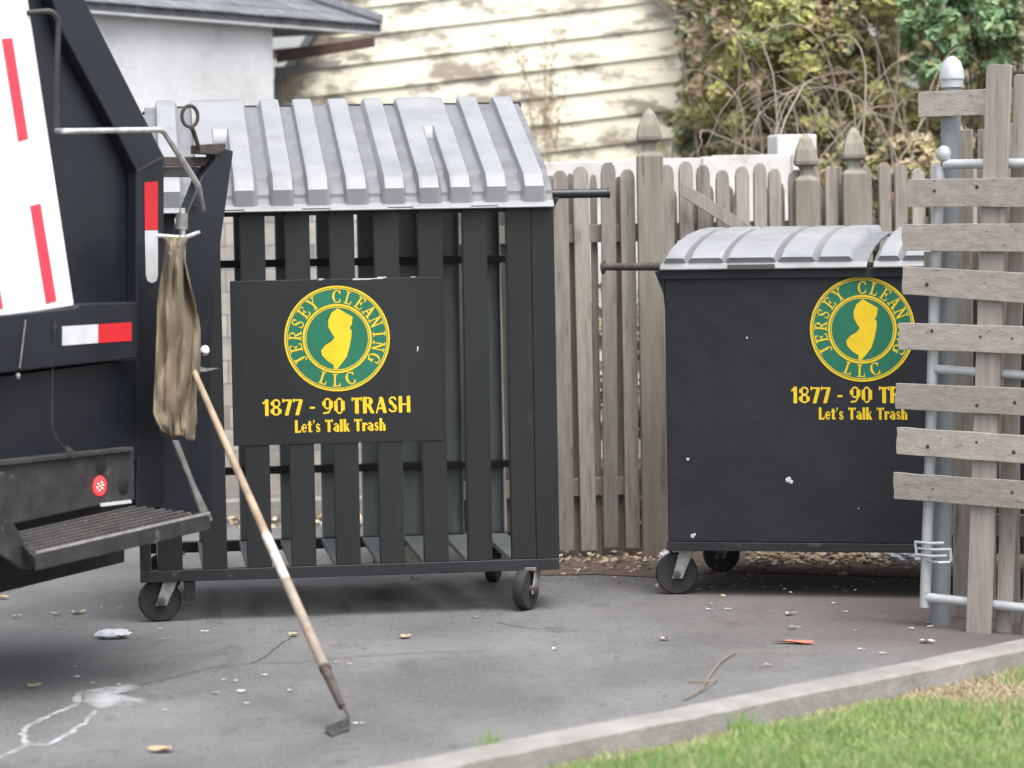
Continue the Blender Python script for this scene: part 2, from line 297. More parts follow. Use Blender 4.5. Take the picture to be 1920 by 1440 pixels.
# heavy display face: fat verticals, thin horizontals
GB = {
 '1': (.46, [([(.27, 0), (.27, 1)], 'f'), ([(.06, .78), (.22, .94)], 't')]),
 '8': (.70, [(arc(.35, .75, .22, .22, 0, 360, 20), 't'), (arc(.35, .26, .24, .23, 0, 360, 20), 't'), ([(.14, .66), (.14, .84)], 'f'), ([(.56, .66), (.56, .84)], 't'), ([(.13, .16), (.13, .36)], 'f'), ([(.57, .14), (.57, .36)], 'f')]),
 '7': (.62, [([(.06, .93), (.54, .93)], 't'), ([(.06, .99), (.06, .84)], 't'), ([(.50, .90), (.26, .0)], 'f')]),
 '9': (.70, [(arc(.35, .66, .22, .31, 0, 360, 20), 't'), ([(.57, .7), (.55, .38), (.42, .1), (.12, .05)], 't'), ([(.14, .56), (.14, .78)], 'f'), ([(.56, .4), (.56, .8)], 'f')]),
 '0': (.70, [(arc(.35, .5, .22, .47, 0, 360, 24), 't'), ([(.14, .22), (.14, .78)], 'f'), ([(.56, .22), (.56, .78)], 'f')]),
 '-': (.36, [([(.06, .42), (.28, .42)], 'h')]),
 'T': (.66, [([(.33, 0), (.33, .96)], 'f'), ([(.05, .94), (.61, .94)], 't'), ([(.05, .98), (.05, .82)], 't'), ([(.61, .98), (.61, .82)], 't')]),
 'R': (.72, [([(.13, 0), (.13, 1)], 'f'), ([(.13, .95), (.38, .95)] + arc(.38, .74, .18, .21, 90, -90) + [(.15, .53)], 't'), ([(.50, .64), (.50, .84)], 'f'), ([(.36, .5), (.60, .0)], 'f')]),
 'A': (.76, [([(.10, .0), (.36, .97)], 't'), ([(.38, .97), (.62, .0)], 'f'), ([(.2, .28), (.54, .28)], 't')]),
 'S': (.62, [(arc(.31, .74, .2, .22, 20, 270), 't'), (arc(.31, .27, .22, .22, 90, -160), 't'), ([(.17, .74), (.22, .6), (.42, .42), (.47, .26)], 'f')]),
 'H': (.80, [([(.14, 0), (.14, 1)], 'f'), ([(.64, 0), (.64, 1)], 'f'), ([(.14, .5), (.64, .5)], 't')]),
 'L': (.52, [([(.13, 0), (.13, 1)], 'f'), ([(.13, .05), (.48, .05)], 't'), ([(.47, .05), (.47, .18)], 't')]),
 'e': (.52, [(arc(.26, .34, .17, .31, 0, 320), 't'), ([(.10, .36), (.44, .36)], 't'), ([(.12, .22), (.12, .48)], 'f')]),
 't': (.40, [([(.18, .05), (.18, .9)], 'f'), ([(.02, .64), (.36, .64)], 't'), ([(.18, .05), (.36, .06)], 't')]),
 "'": (.22, [([(.1, .78), (.12, .98)], 't')]),
 's': (.44, [(arc(.22, .5, .13, .15, 20, 270), 't'), (arc(.22, .19, .15, .15, 90, -160), 't'), ([(.14, .46), (.30, .22)], 'f')]),
 'a': (.54, [(arc(.24, .22, .13, .18, 0, 360), 't'), ([(.40, 0), (.40, .52)], 'f'), (arc(.25, .5, .14, .15, 0, 150), 't'), ([(.12, .16), (.12, .28)], 'f')]),
 'l': (.28, [([(.13, 0), (.13, 1)], 'f')]),
 'k': (.54, [([(.13, 0), (.13, 1)], 'f'), ([(.18, .3), (.44, .62)], 't'), ([(.26, .36), (.44, .0)], 'f')]),
 'r': (.42, [([(.13, 0), (.13, .66)], 'f'), (arc(.30, .42, .14, .2, 160, 60), 't'), ([(.36, .56), (.38, .50)], 'f')]),
 'h': (.56, [([(.13, 0), (.13, 1)], 'f'), (arc(.28, .42, .13, .2, 160, 0), 't'), ([(.42, 0), (.42, .46)], 'f')]),
 ' ': (.34, [])}
NIB = {'f': (.085, .03), 't': (.04, .045), 'h': (.06, .075)}
NIBB = {'f': (.115, .03), 't': (.045, .055), 'h': (.06, .07)}
def glyph_segs(g, nib):
    out = []
    for pl, k in g[1]:
        rx, ry = nib[k]
        for a, b in zip(pl, pl[1:]): out.append((a, b, rx, ry))
    return out
def inside(x, y, segs):
    for (ax, ay), (bx, by), rx, ry in segs:
        if x < min(ax, bx) - rx or x > max(ax, bx) + rx or y < min(ay, by) - ry or y > max(ay, by) + ry: continue
        px, py = (x - ax) / rx, (y - ay) / ry; dx, dy = (bx - ax) / rx, (by - ay) / ry; q = dx * dx + dy * dy
        t = 0 if q == 0 else max(0, min(1, (px * dx + py * dy) / q))
        if (px - t * dx) ** 2 + (py - t * dy) ** 2 <= 1: return True
    return False
def runs(mb, w_, fn, xf, res=34):
    """fn(x,y)->bool on unit-height cell box, xf maps (x,y) to 3D point; one quad per horizontal run"""
    nx = int((w_ + .2) * res); ny = int(1.16 * res); h = 1 / res
    for j in range(ny):
        y = -.08 + (j + .5) * h; st = None
        for i in range(nx + 1):
            x = -.1 + (i + .5) * h; on = i < nx and fn(x, y)
            if on and st is None: st = x - h / 2
            if not on and st is not None:
                e = x - h / 2; mb.add([xf(st, y - h / 2), xf(e, y - h / 2), xf(e, y + h / 2), xf(st, y + h / 2)], [(0, 1, 2, 3)]); st = None
NJ = [(740, 332), (858, 402), (850, 460), (832, 490), (848, 508), (845, 560), (828, 640), (805, 715), (765, 765), (730, 808), (703, 812), (700, 775), (650, 742), (612, 700), (605, 660), (640, 620), (690, 590), (713, 562), (688, 520), (667, 480), (665, 430), (690, 370)]
NJ = [((x - 733) / 415, (570 - y) / 415) for x, y in NJ]
def emblem(parent, u, z, r, v=-.004):
    d = MB(); n = 64
    d.lathe((u, v, z), [(r * .985, 0), (r * .985, -.0015)], (0, -1, 0), 64)
    ob = d.obj('emblem', 'green', parent); ob['label'] = 'round green emblem with yellow ring and lettering'
    y = MB(); yy = v - .001
    def ring(r0, r1):
        vs = [];
        for k in range(72):
            a = 2 * math.pi * k / 72; vs += [(u + r0 * math.cos(a), yy, z + r0 * math.sin(a)), (u + r1 * math.cos(a), yy, z + r1 * math.sin(a))]
        y.add(vs, [(2 * k, 2 * k + 1, (2 * k + 3) % 144, (2 * k + 2) % 144) for k in range(72)])
    ring(r * .965, r * 1.0); ring(r * .935, r * .952); ring(r * .615, r * .655); ring(r * .585, r * .602)
    y.add([(u + a * r, yy, z + b * r) for a, b in NJ], [tuple(range(len(NJ)))])
    txt = 'JERSEY CLEANING'; hgt = .225 * r
    for i, ch in enumerate(txt):
        if ch == ' ': continue
        an = R(209 - 238 * i / (len(txt) - 1)); g = GS[ch]; sg = glyph_segs(g, NIB)
        def xf(x, yv, an=an, g=g):
            lx = (x - g[0] / 2) * hgt * 1.02; rr = r * .683 + yv * hgt
            return (u + rr * math.cos(an) + lx * math.sin(an), yy, z + rr * math.sin(an) - lx * math.cos(an))
        runs(y, g[0], lambda a, b: inside(a, b, sg), xf)
    for ch, ad in zip('LLC', (250, 268, 287)):
        an = R(ad); g = GS[ch]; sg = glyph_segs(g, NIB); t = an + math.pi / 2
        def xf(x, yv, an=an, g=g, t=t):
            lx = (x - g[0] / 2) * hgt * 1.1; rr = r * .905 - yv * hgt
            return (u + rr * math.cos(an) + lx * math.cos(t), yy, z + rr * math.sin(an) + lx * math.sin(t))
        runs(y, g[0], lambda a, b: inside(a, b, sg), xf)
    y.obj('lettering', 'yellow', ob)
def textline(parent, s, u, z, width, height, v=-.004, sp=.03):
    tot = sum(GB[c][0] + sp for c in s); kx = width / tot; x0 = u - width / 2; y = MB()
    for c in s + ' ':
        if c == ' ' and y.v: y.obj('lettering', 'yellow', parent); y = MB()
        g = GB[c]; sg = glyph_segs(g, NIBB)
        if sg: runs(y, g[0], lambda a, b: inside(a, b, sg), lambda a, b: (x0 + a * kx, v, z - height / 2 + b * height), 46)
        x0 += (g[0] + sp) * kx
# ------------------------------------------------------------------ ground
g = MB(); g.add([(-200, -60, 0), (200, -60, 0), (200, 400, 0), (-200, 400, 0)], [(0, 1, 2, 3)]); tag(g.obj('ground', 'asphalt'), kind='structure')
# soil strip along the fence and under the bin
sp_ = [gp(1000, 1080), gp(1120, 1078), gp(1240, 1084), gp(1330, 1076), gp(1460, 1076), gp(1600, 1080), gp(1760, 1085), gp(1950, 1090), V((6, 13.6, 0)), V((8, 30, 0)), V((-.1, 30, 0)), gp(985, 1045)]
s = MB(); s.add([(p.x, p.y, .004) for p in sp_], [tuple(range(len(sp_)))]); tag(s.obj('soil', 'soil'), kind='structure')
# kerb
k0 = gp(700, 1437, .095); k1 = gp(1920, 1196, .095); kd = (k1 - k0); kd.z = 0; kd.normalize(); kn = V((kd.y, -kd.x, 0))
kb = MB(); N_ = 90; ks = k0 - kd * 5; L_ = 12.0; KW = .145
prof = [(-.004, -.05), (0, .082), (.014, .095), (KW - .014, .095), (KW, .082), (KW + .004, -.05)]
vs = []
for i in range(N_ + 1):
    p = ks + kd * (L_ * i / N_); bulge = .004 * math.sin(i * .7) + random.uniform(-.003, .003)
    for a, z in prof: vs.append((p.x + kn.x * (a + bulge), p.y + kn.y * (a + bulge), z + random.uniform(-.0015, .0015)))
m_ = len(prof); kb.add(vs, [(i * m_ + j, i * m_ + j + 1, (i + 1) * m_ + j + 1, (i + 1) * m_ + j) for i in range(N_) for j in range(m_ - 1)])
tag(kb.obj('kerb', 'concrete'), kind='structure')
# lawn base + grass
def lawnpt(a, b): p = ks + kd * a + kn * (KW + b); return p
lw = MB(); q = [lawnpt(0, -.01), lawnpt(12, -.01), lawnpt(12, 7), lawnpt(0, 7)]; lw.add([(p.x, p.y, .012) for p in q], [(0, 1, 2, 3)])
tag(lw.obj('lawn', 'soil'), kind='structure')
M['grass1'] = mat('grass_green', (.20, .34, .10), (.29, .43, .14), .55, 3, trans=.3)
M['grass2'] = mat('grass_yellow_green', (.38, .45, .20), (.46, .50, .25), .6, 3, trans=.3)
M['grass3'] = mat('dry_grass', (.50, .42, .28), (.42, .35, .22), .8, 3, trans=.2)
import mathutils
gr = MB(); patch = gp(1850, 1312)
for i in range(105000):
    a = random.uniform(3.4, 8.6); b = random.random() ** 1.2 * 2.3
    p = lawnpt(a, b)
    nz = mathutils.noise.noise(V((p.x * 2.2, p.y * 2.2, 0))); n2 = mathutils.noise.noise(V((p.x * 7, p.y * 7, 3)))
    dp = ((p.x - patch.x) / .33) ** 2 + ((p.y - patch.y) / .30) ** 2
    dry = .07 + max(0, 1.1 - dp * .6) + (.5 if b < .12 else 0) + max(0, nz) * .25
    if b < .07 and random.random() < .6: continue
    rr = random.random(); gr.cur = 2 if rr < dry else (1 if rr < dry + .30 + n2 * .3 else 0)
    h = random.uniform(.018, .052) * (1 + .6 * nz) * (.55 if gr.cur == 2 or b < .05 else 1); an = random.uniform(0, 6.28); wd = random.uniform(.0018, .0038)
    ln = random.uniform(0, .035); la = random.uniform(0, 6.28); dx, dy = math.cos(an) * wd, math.sin(an) * wd; tx, ty = math.cos(la) * ln, math.sin(la) * ln
    gr.add([(p.x - dx, p.y - dy, .01), (p.x + dx, p.y + dy, .01), (p.x + tx * .4 + dx * .7, p.y + ty * .4 + dy * .7, .01 + h * .6), (p.x + tx, p.y + ty, .01 + h)], [(0, 1, 2), (0, 2, 3)])
tag(gr.obj('grass', ['grass1', 'grass2', 'grass3']), 'green lawn grass with dry straw patches in front of the kerb', 'grass', kind='stuff')
# weed tufts by the kerb end
for (px, py, lab) in ((918, 1412, 'small tuft of grass growing over the kerb at its left end'), (1395, 1372, 'leafy weed tuft against the lawn side of the kerb')):
    t = MB(); c = gp(px, py, .02)
    for i in range(60):
        an = random.uniform(0, 6.28); rr = random.uniform(0, .05); h = random.uniform(.03, .12); x, y = c.x + math.cos(an) * rr, c.y + math.sin(an) * rr
        t.add([(x - .003, y, 0.01), (x + .003, y, .01), (x + random.uniform(-.03, .03), y + random.uniform(-.03, .03), h)], [(0, 1, 2)])
    tag(t.obj('grass_tuft', 'grass1'), lab, 'weed')
# cracks and paint spill
def ribbon(pts, wd, z, jit=.0):
    P = []
    for a, b in zip(pts, pts[1:]):
        n = max(2, int((b - a).length / .03))
        P += [a.lerp(b, i / n) for i in range(n)]
    P.append(pts[-1]); vs = []
    for i, p in enumerate(P):
        t = (P[min(i + 1, len(P) - 1)] - P[max(i - 1, 0)]); t.z = 0; t.normalize(); nn = V((t.y, -t.x, 0)); o = random.uniform(-jit, jit); h = wd * random.uniform(.5, 1.2) / 2
        vs += [p + nn * (o - h) + V((0, 0, z - p.z)), p + nn * (o + h) + V((0, 0, z - p.z))]
    return vs, [(2 * i, 2 * i + 1, 2 * i + 3, 2 * i + 2) for i in range(len(P) - 1)]
M['crack'] = mat('tar_crack', (.04, .039, .04), (.07, .067, .065), .9, 20)
ck = MB()
ck.add(*ribbon([gp(*p) for p in ((235, 1292), (330, 1270), (400, 1252), (470, 1245), (560, 1243), (640, 1234), (760, 1226), (900, 1222))], .007, .004, .004))
ck.add(*ribbon([gp(*p) for p in ((470, 1245), (500, 1232), (530, 1205), (560, 1190))], .006, .0044, .004))
ck.add(*ribbon([gp(*p) for p in ((930, 1168), (975, 1176), (1010, 1180), (1060, 1176))], .007, .004, .006))
tag(ck.obj('crack', 'crack'), kind='structure')
pm = MB()
for pl, wd in ((((-20, 1430), (25, 1412), (50, 1398), (90, 1398), (130, 1378), (165, 1352), (178, 1335)), .022), (((50, 1398), (42, 1378), (55, 1362), (100, 1340), (140, 1325)), .024), (((140, 1325), (150, 1300), (210, 1290)), .03)):
    pm.add(*ribbon([gp(*p) for p in pl], wd * 1.05, .004 + .0004 * len(pm.f) / 400, .006))
nb = len(pm.v)
pc = [gp(*p) for p in ((140, 1303), (165, 1292), (205, 1286), (270, 1280), (275, 1290), (220, 1300), (300, 1318), (260, 1330), (205, 1335), (185, 1345), (150, 1330))]
cc = gp(195, 1310)
pm.add([V((p.x, p.y, .0065)) for p in pc] + [V((p.x * .6 + cc.x * .4, p.y * .6 + cc.y * .4, .0065)) for p in pc] + [V((cc.x, cc.y, .0065))], [(i, (i + 1) % 11, (i + 1) % 11 + 11, i + 11) for i in range(11)] + [(i + 11, (i + 1) % 11 + 11, 22) for i in range(11)])
po = pm.obj('paint_spill', 'stain'); at_ = po.data.attributes.new('edge', 'FLOAT', 'POINT')
vals = [random.uniform(.32, .66) for _ in range(nb)] + [.05] * 11 + [.42] * 11 + [.55]
for i, x in enumerate(vals[:len(po.data.vertices)]): at_.data[i].value = x
tag(po, 'dried white paint spill with two thin running trails on the asphalt', 'paint spill')
# ------------------------------------------------------------------ casters
def caster(parent, u, v, wa, r=.092, steer=0, top=.19, label=None):
    """wa: heading of the wheel plane (0 = faces the viewer)"""
    c = Matrix.Rotation(R(wa), 3, 'Z'); ax = c @ V((0, -1, 0)); fwd = c @ V((1, 0, 0)); hub = V((u, v, r)) + fwd * (-.035)
    w_ = MB(); w_.lathe(hub, [(r * .72, -.024), (r * .93, -.024), (r, -.014), (r, .014), (r * .93, .024), (r * .72, .024)], ax, 36)
    wo = w_.obj('wheel', 'rubber', parent, smooth=True)
    h = MB(); h.lathe(hub, [(r * .7, -.016), (r * .7, .019)], ax, 30); h.lathe(hub, [(.018, .019), (.018, .05), (.012, .052)], ax, 14); h.obj('rim', 'rimsteel', wo, smooth=True)
    f = MB()
    for sgn in (-1, 1):
        b = hub + ax * (.038 * sgn); t = V((u, v, top - .012)) + ax * (.038 * sgn); d = fwd * .024
        f.prism([b - d - V((0, 0, .02)), b + d - V((0, 0, .02)), t + d * 1.7, t - d * 1.0], ax * (.006 * sgn))
    f.box((u, v, top - .008), (.11, .10, .014), c.to_4x4().to_3x3()); f.lathe((u, v, top - .03), [(.03, 0), (.03, .02)])
    f.obj('fork', 'caster', parent, bevel=.002)
# ------------------------------------------------------------------ slatted cage bin
P = at(263, 1080, 13.0); cage = thing('slatted_cage_bin', 'tall black slatted steel cage bin on casters with sloping ribbed grey lid and sign panel', 'dumpster', (P.x, P.y, 0), R(7))
CW, CD = 1.82, 1.15
def cb(name, m, bev, *boxes, parent=cage):
    b = MB()
    for x in boxes: b.bb(*x)
    return b.obj(name, m, parent, bevel=bev)
cb('base_frame', 'bartop', .003, (0, CW, 0, .05, .175, .225), (0, CW, CD - .05, CD, .175, .225), (0, .05, .05, CD - .05, .176, .224), (CW - .05, CW, .05, CD - .05, .176, .224))
cb('frame', 'slat', .003, (.0, .045, .002, .06, .225, 1.765), (CW - .10, CW - .0, .002, .06, .225, 1.765), (.0, .045, CD - .06, CD - .002, .225, 2.14), (CW - .06, CW, CD - .06, CD - .002, .225, 2.14),
   (.045, CW - .1, .034, .06, 1.74, 1.775), (.045, CW - .06, CD - .055, CD - .005, 2.09, 2.14), (.045, CW - .06, CD - .075, CD - .035, .535, .57), (.045, CW - .06, CD - .075, CD - .035, 1.50, 1.535))
for u in (.002, CW - .032):
    side = MB(); side.prism([(u, .06, 1.70), (u, CD - .06, 2.08), (u, CD - .06, 2.13), (u, .06, 1.75)], (.03, 0, 0)); side.obj('side_rail', 'slat', cage, bevel=.002)
for k in range(9):
    u = .13 + .192 * k
    for v0, v1, z1 in ((.003, .030, 1.768), (CD - .034, CD - .008, 2.09)):
        hw_ = .053 if v0 < .1 else .046
        b = MB(); b.bb(u - hw_, u + hw_, v0, v1, .226, z1)
        fl = .03 if v0 < .1 else -.03      # side flanges turned inward
        b.bb(u - hw_, u - hw_ + .006, v1 if fl > 0 else v0 + fl, v1 + fl if fl > 0 else v0, .226, z1)
        b.bb(u + hw_ - .006, u + hw_, v1 if fl > 0 else v0 + fl, v1 + fl if fl > 0 else v0, .226, z1)
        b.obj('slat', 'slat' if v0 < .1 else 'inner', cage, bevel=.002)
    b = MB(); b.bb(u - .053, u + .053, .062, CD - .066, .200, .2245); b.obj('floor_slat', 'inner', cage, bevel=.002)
for u in (.012, CW - .04):
    for k in range(4):
        v = .22 + .235 * k; b = MB(); b.bb(u, u + .02, v - .045, v + .045, .2255, 1.70 + (v - .06) / (CD - .12) * .38); b.obj('side_slat', 'slat', cage, bevel=.002)
pn = MB(); pn.bb(.412, 1.322, -.0015, .0025, .755, 1.465); pan = pn.obj('sign_panel', 'slat', cage, bevel=.002); pan['label'] = 'flat black panel with round green and yellow emblem'
emblem(pan, .868, 1.208, .228, v=-.0022); textline(pan, '1877 - 90 TRASH', .862, .917, .645, .068, v=-.0026); textline(pan, "Let's Talk Trash", .875, .832, .395, .052, v=-.0026)
ch = MB(); 
for (a, b_, w_, h_) in ((1.215, 1.155, .008, .022), (.80, 1.4645, .03, .008), (.98, 1.462, .16, .007), (1.06, 1.466, .05, .01), (1.20, 1.467, .03, .004)):
    ch = MB(); ch.box((a, -.0022, b_), (w_ * .5, .002, h_)); ch.box((a + w_ * .3, -.0022, b_ + h_ * .2), (w_ * .4, .0021, h_ * .6)); ch.obj('bare_metal_chip', 'chip', pan)
# lid with ribs as a height field
def lerp_prof(pr, t):
    for (t0, a), (t1, b) in zip(pr, pr[1:]):
        if t <= t1: k = (t - t0) / (t1 - t0); return tuple(x + (y - x) * k for x, y in zip(a, b))
    return pr[-1][1]
def sm(x, a, b): x = max(0, min(1, (x - a) / (b - a))); return x * x * (3 - 2 * x)
prc = [(0, (CD + .02, 2.215)), (.10, (CD - .10, 2.185)), (.80, (.06, 1.845)), (.93, (-.005, 1.782)), (1.0, (-.045, 1.757))]
ribs = [.17, .325, .485, .645, .80, .965, 1.125, 1.28, 1.415, 1.57, 1.735]
joins = [(.325, .485), (1.28, 1.415)]
def caglid(u, t):
    v, z = lerp_prof(prc, t); k = t / .9; h = 0
    for r_ in ribs:
        hw = .046
        d = abs(u - r_); h = max(h, (1 - sm(d, hw - .007, hw + .003)))
    for a, b in joins:
        if a < u < b and t < .38: h = max(h, 1 - sm(t, .35, .38))
    rib_end = 1 - sm(t, .915, .935)
    h = h * rib_end * .060
    val = (0.016 * (1 - sm(t, .70, .715)) + .012 * (1 - sm(t, .86, .872)))
    hh = max(h, val if t < .93 else 0)
    if t > .965: z -= 0
    return (u, v - hh * .35, z + hh)
lm = MB(); us = [.07 + i * .0075 for i in range(int((CW - .07) / .0075) + 1)]; ts = [i / 44 for i in range(31)] + [.70, .708, .716, .74, .77, .80, .83, .86, .866, .873, .89, .905, .915, .925, .936, .95, .965, .98, 1.0]
ts = sorted(set(ts))
vs = [];
for t in ts:
    for u in us:
        x, y, z = caglid(u, t)
        if t > .975: y += .012 * (1 if (u * 2.75) % 1 < .32 else 0)
        vs.append((x, y, z))
nu = len(us); lm.add(vs, [(i * nu + j, i * nu + j + 1, (i + 1) * nu + j + 1, (i + 1) * nu + j) for i in range(len(ts) - 1) for j in range(nu - 1)])
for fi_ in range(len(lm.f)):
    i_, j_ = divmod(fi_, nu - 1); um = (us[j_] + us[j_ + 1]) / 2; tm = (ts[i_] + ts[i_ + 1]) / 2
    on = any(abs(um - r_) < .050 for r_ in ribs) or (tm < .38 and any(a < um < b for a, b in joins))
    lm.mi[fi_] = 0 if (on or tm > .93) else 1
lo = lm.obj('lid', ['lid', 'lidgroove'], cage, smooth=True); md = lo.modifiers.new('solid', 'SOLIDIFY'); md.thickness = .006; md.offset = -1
for u in (.40, 1.345): 
    lh = MB(); lh.bb(u - .03, u + .03, CD - .085, CD - .03, 2.243, 2.247); lh.obj('handle_slot', 'dark', lo)
hg = MB()
for u in (.245, .56, .73, 1.05, 1.2, 1.49, 1.65, 1.80): h_ = MB(); h_.tube([(u - .03, CD + .005, 2.236), (u + .03, CD + .005, 2.236)], .018, 10); h_.obj('hinge', 'dark', cage)
hg.tube([(.06, CD + .035, 2.225), (CW, CD + .035, 2.225)], .008, 8)
hg.obj('hinge_rod', 'dark', cage)
for f_ in ():
    pass
tb = MB(); tb.tube([(CW - .02, .16, 1.815), (CW + .26, .16, 1.815)], .0205, 18); tb.lathe((CW + .26, .16, 1.815), [(.0205, 0), (.023, .003), (.023, .012), (.014, .013)], (1, 0, 0), 18); tb.obj('lifting_tube', 'bartop', cage, smooth=True)
gs = MB(); gs.prism([(CW - .02, .14, 1.80), (CW + .045, .14, 1.80), (CW + .0, .14, 1.70), (CW - .02, .14, 1.66)], (0, .04, 0)); gs.obj('gusset', 'slat', cage, bevel=.002)
caster(cage, .115, .06, 8); caster(cage, CW - .13, .05, 58); caster(cage, .14, CD - .1, 20); caster(cage, CW - .16, CD - .08, 70)
cb('fork_pocket', 'slat', .002, (1.07, 1.18, .45, .9, .12, .174)); cb('foot', 'slat', .002, (.185, .235, .01, .05, .09, .174))
# ------------------------------------------------------------------ solid bin
P = at(1253, 1030, 13.62); binn = thing('black_dumpster', 'solid black steel dumpster with curved light grey lids behind the board gate', 'dumpster', (P.x, P.y, 0), R(-13.5))
BW, BD = 1.86, 1.12
bd = MB(); bd.bb(0, BW, 0, BD, .245, 1.462); body = bd.obj('body', 'bodyblack', binn, bevel=.004)
emblem(body, .885, 1.195, .232, v=-.0022); textline(body, '1877 - 90 TRASH', .892, .905, .655, .070, v=-.0012); textline(body, "Let's Talk Trash", .885, .822, .395, .052, v=-.0012)
ch = MB()
for (a, b_, r_) in ((.37, 1.16, .005), (.095, .617, .007), (.112, .27, .010), (.120, .277, .007), (.547, .525, .013), (.560, .517, .010), (.552, .532, .008), (.86, .40, .003)):
    ch = MB(); ch.lathe((a, -.001, b_), [(r_, 0), (r_ * .7, .002)], (random.uniform(-.02, .02), -1, 0), 7); ch.obj('bare_metal_chip', 'chip', body)
cb('base_frame', 'bartop', .003, (-.004, BW + .004, -.012, .05, .205, .2445), (-.004, BW + .004, BD - .05, BD + .012, .205, .2445), (-.004, .05, .05, BD - .05, .206, .2435), (BW - .05, BW + .004, .05, BD - .05, .206, .2435), parent=binn)
cb('top_rim', 'black', .003, (-.02, BW + .02, -.02, -.0005, 1.425, 1.466), (-.02, BW + .02, BD + .0005, BD + .02, 1.425, 1.466), parent=binn)
gs = MB(); gs.prism([(-.045, .0, 1.462), (-.0005, .0, 1.462), (-.0005, .0, 1.30), (-.006, .0, 1.36)], (0, .22, 0)); gs.obj('gusset', 'black', binn, bevel=.002); gs = MB(); gs.prism([(BW + .045, 0, 1.462), (BW + .0005, 0, 1.462), (BW + .0005, 0, 1.30)], (0, .22, 0)); gs.obj('gusset', 'black', binn, bevel=.002)
tb = MB(); tb.tube([(-.29, .08, 1.482), (.02, .08, 1.482)], [.016, .021], 18); tb.lathe((-.29, .08, 1.482), [(.032, 0), (.032, .01), (.018, .016)], (-1, 0, 0), 18); tb.obj('lifting_tube', 'rust', binn, smooth=True)
segs = [(.02, .115), (.13, .285), (.30, .52), (.535, .695), (.71, .86)]
prb = [(0, (-.045, 1.472)), (.08, (-.02, 1.482)), (.13, (-.012, 1.488)), (.25, (.10, 1.523)), (.4, (.28, 1.556)), (.6, (.54, 1.587)), (.8, (.83, 1.606)), (1, (BD + .01, 1.612))]
for li, u0 in enumerate((-.015, BW / 2 + .01)):
    W_ = BW / 2 - .0
    us = [i * .009 for i in range(int(W_ / .009) + 1)]; ts = [0, .03, .06, .08, .10, .115, .13, .135, .14] + [.16 + i * .02 for i in range(43)]
    vs = []
    for t in ts:
        for u in us:
            v, z = lerp_prof(prb, t); h = 0
            for i_, (a, b) in enumerate(segs):
                e = (a + .012 if t > .2 else a)
                h = max(h, sm(u, a - .006, a + .010) * (1 - sm(u, b - .010, b + .006)))
            h *= sm(t, .10, .135) * .036
            # moulded front step
            if t < .13: z = 1.472 + .024 * sm(t, 0, .1)
            vs.append((u0 + u, v - h * .5, z + h * .9))
    nu = len(us); lm = MB(); lm.add(vs, [(i * nu + j, i * nu + j + 1, (i + 1) * nu + j + 1, (i + 1) * nu + j) for i in range(len(ts) - 1) for j in range(nu - 1)])
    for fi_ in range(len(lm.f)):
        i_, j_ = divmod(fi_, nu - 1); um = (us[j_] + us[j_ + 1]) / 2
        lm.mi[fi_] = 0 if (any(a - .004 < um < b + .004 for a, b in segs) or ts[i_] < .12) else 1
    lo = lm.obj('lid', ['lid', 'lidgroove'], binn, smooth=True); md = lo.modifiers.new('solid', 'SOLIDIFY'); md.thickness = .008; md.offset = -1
    b = MB(); b.prism([(u0 + .31, -.058, 1.470), (u0 + .52, -.058, 1.470), (u0 + .52, -.05, 1.488), (u0 + .31, -.05, 1.488)], (0, .012, 0)); b.obj('handle', 'slat', lo)
hg = MB(); hg.tube([(0, BD + .02, 1.60), (BW, BD + .02, 1.60)], .012, 10); hg.obj('hinge', 'dark', binn)
caster(binn, .06, .07, 12, r=.095, top=.21); caster(binn, .125, BD - .22, 0, r=.088, top=.21); caster(binn, BW - .12, .07, 30, r=.095, top=.21); caster(binn, BW - .1, BD - .1, 30, r=.09, top=.21)
# ------------------------------------------------------------------ picket fence
def fence_mesh(w_, h, t=.018):
    m = MB(); a = w_ / 2; m.prism([(-a, 0, 0), (a, 0, 0), (a, 0, h - .05), (a * .8, 0, h - .018), (a * .35, 0, h), (-a * .35, 0, h), (-a * .8, 0, h - .018), (-a, 0, h - .05)], (0, t, 0)); return m
P1 = at(1222, 640, 15.2); P1.z = 0
fe = thing('picket_fence', 'weathered grey wooden picket fence with acorn topped posts behind the bins', 'fence', P1, 0)
pk = None
def picket(loc, rz, tz=0, scale=1, back=False):
    global pk
    if pk is None: pk = fence_mesh(.077, 1.92).obj('picket', 'wood', fe, bevel=.002); o = pk
    else: o = dup(pk, fe)
    o.location = loc; o.rotation_euler = (random.uniform(-.006, .006), random.uniform(-.009, .009), rz); o.scale = (scale, 1, 1 + random.uniform(-.014, .01)); return o
aL = R(10); aR = math.atan2(1.1, 2.45)
dl = V((-math.cos(aL), -math.sin(aL) * .9, 0)); dr = V((math.cos(aR), math.sin(aR), 0))
lenL = 1.22; lenR = 2.35
n = int(lenL / .113)
for i in range(n):
    p = dl * (.11 + .113 * i); picket((p.x, p.y, random.uniform(.03, .055)), aL, scale=random.uniform(.93, 1.05))
    if i < n - 1: p = dl * (.168 + .113 * i) + V((0, .075, 0)); picket((p.x, p.y, random.uniform(-.03, .0)), aL, scale=random.uniform(.42, .62))
n = int(lenR / .105)
for i in range(n):
    p = dr * (.10 + .105 * i); picket((p.x, p.y - .02, random.uniform(.015, .05)), aR, scale=random.uniform(.88, 1.02))
    if i % 1 == 0: p = dr * (.155 + .105 * i) + V((-.03, .085, 0)); picket((p.x, p.y, -.07 + random.uniform(-.025, .02)), aR, scale=random.uniform(.85, 1.1))
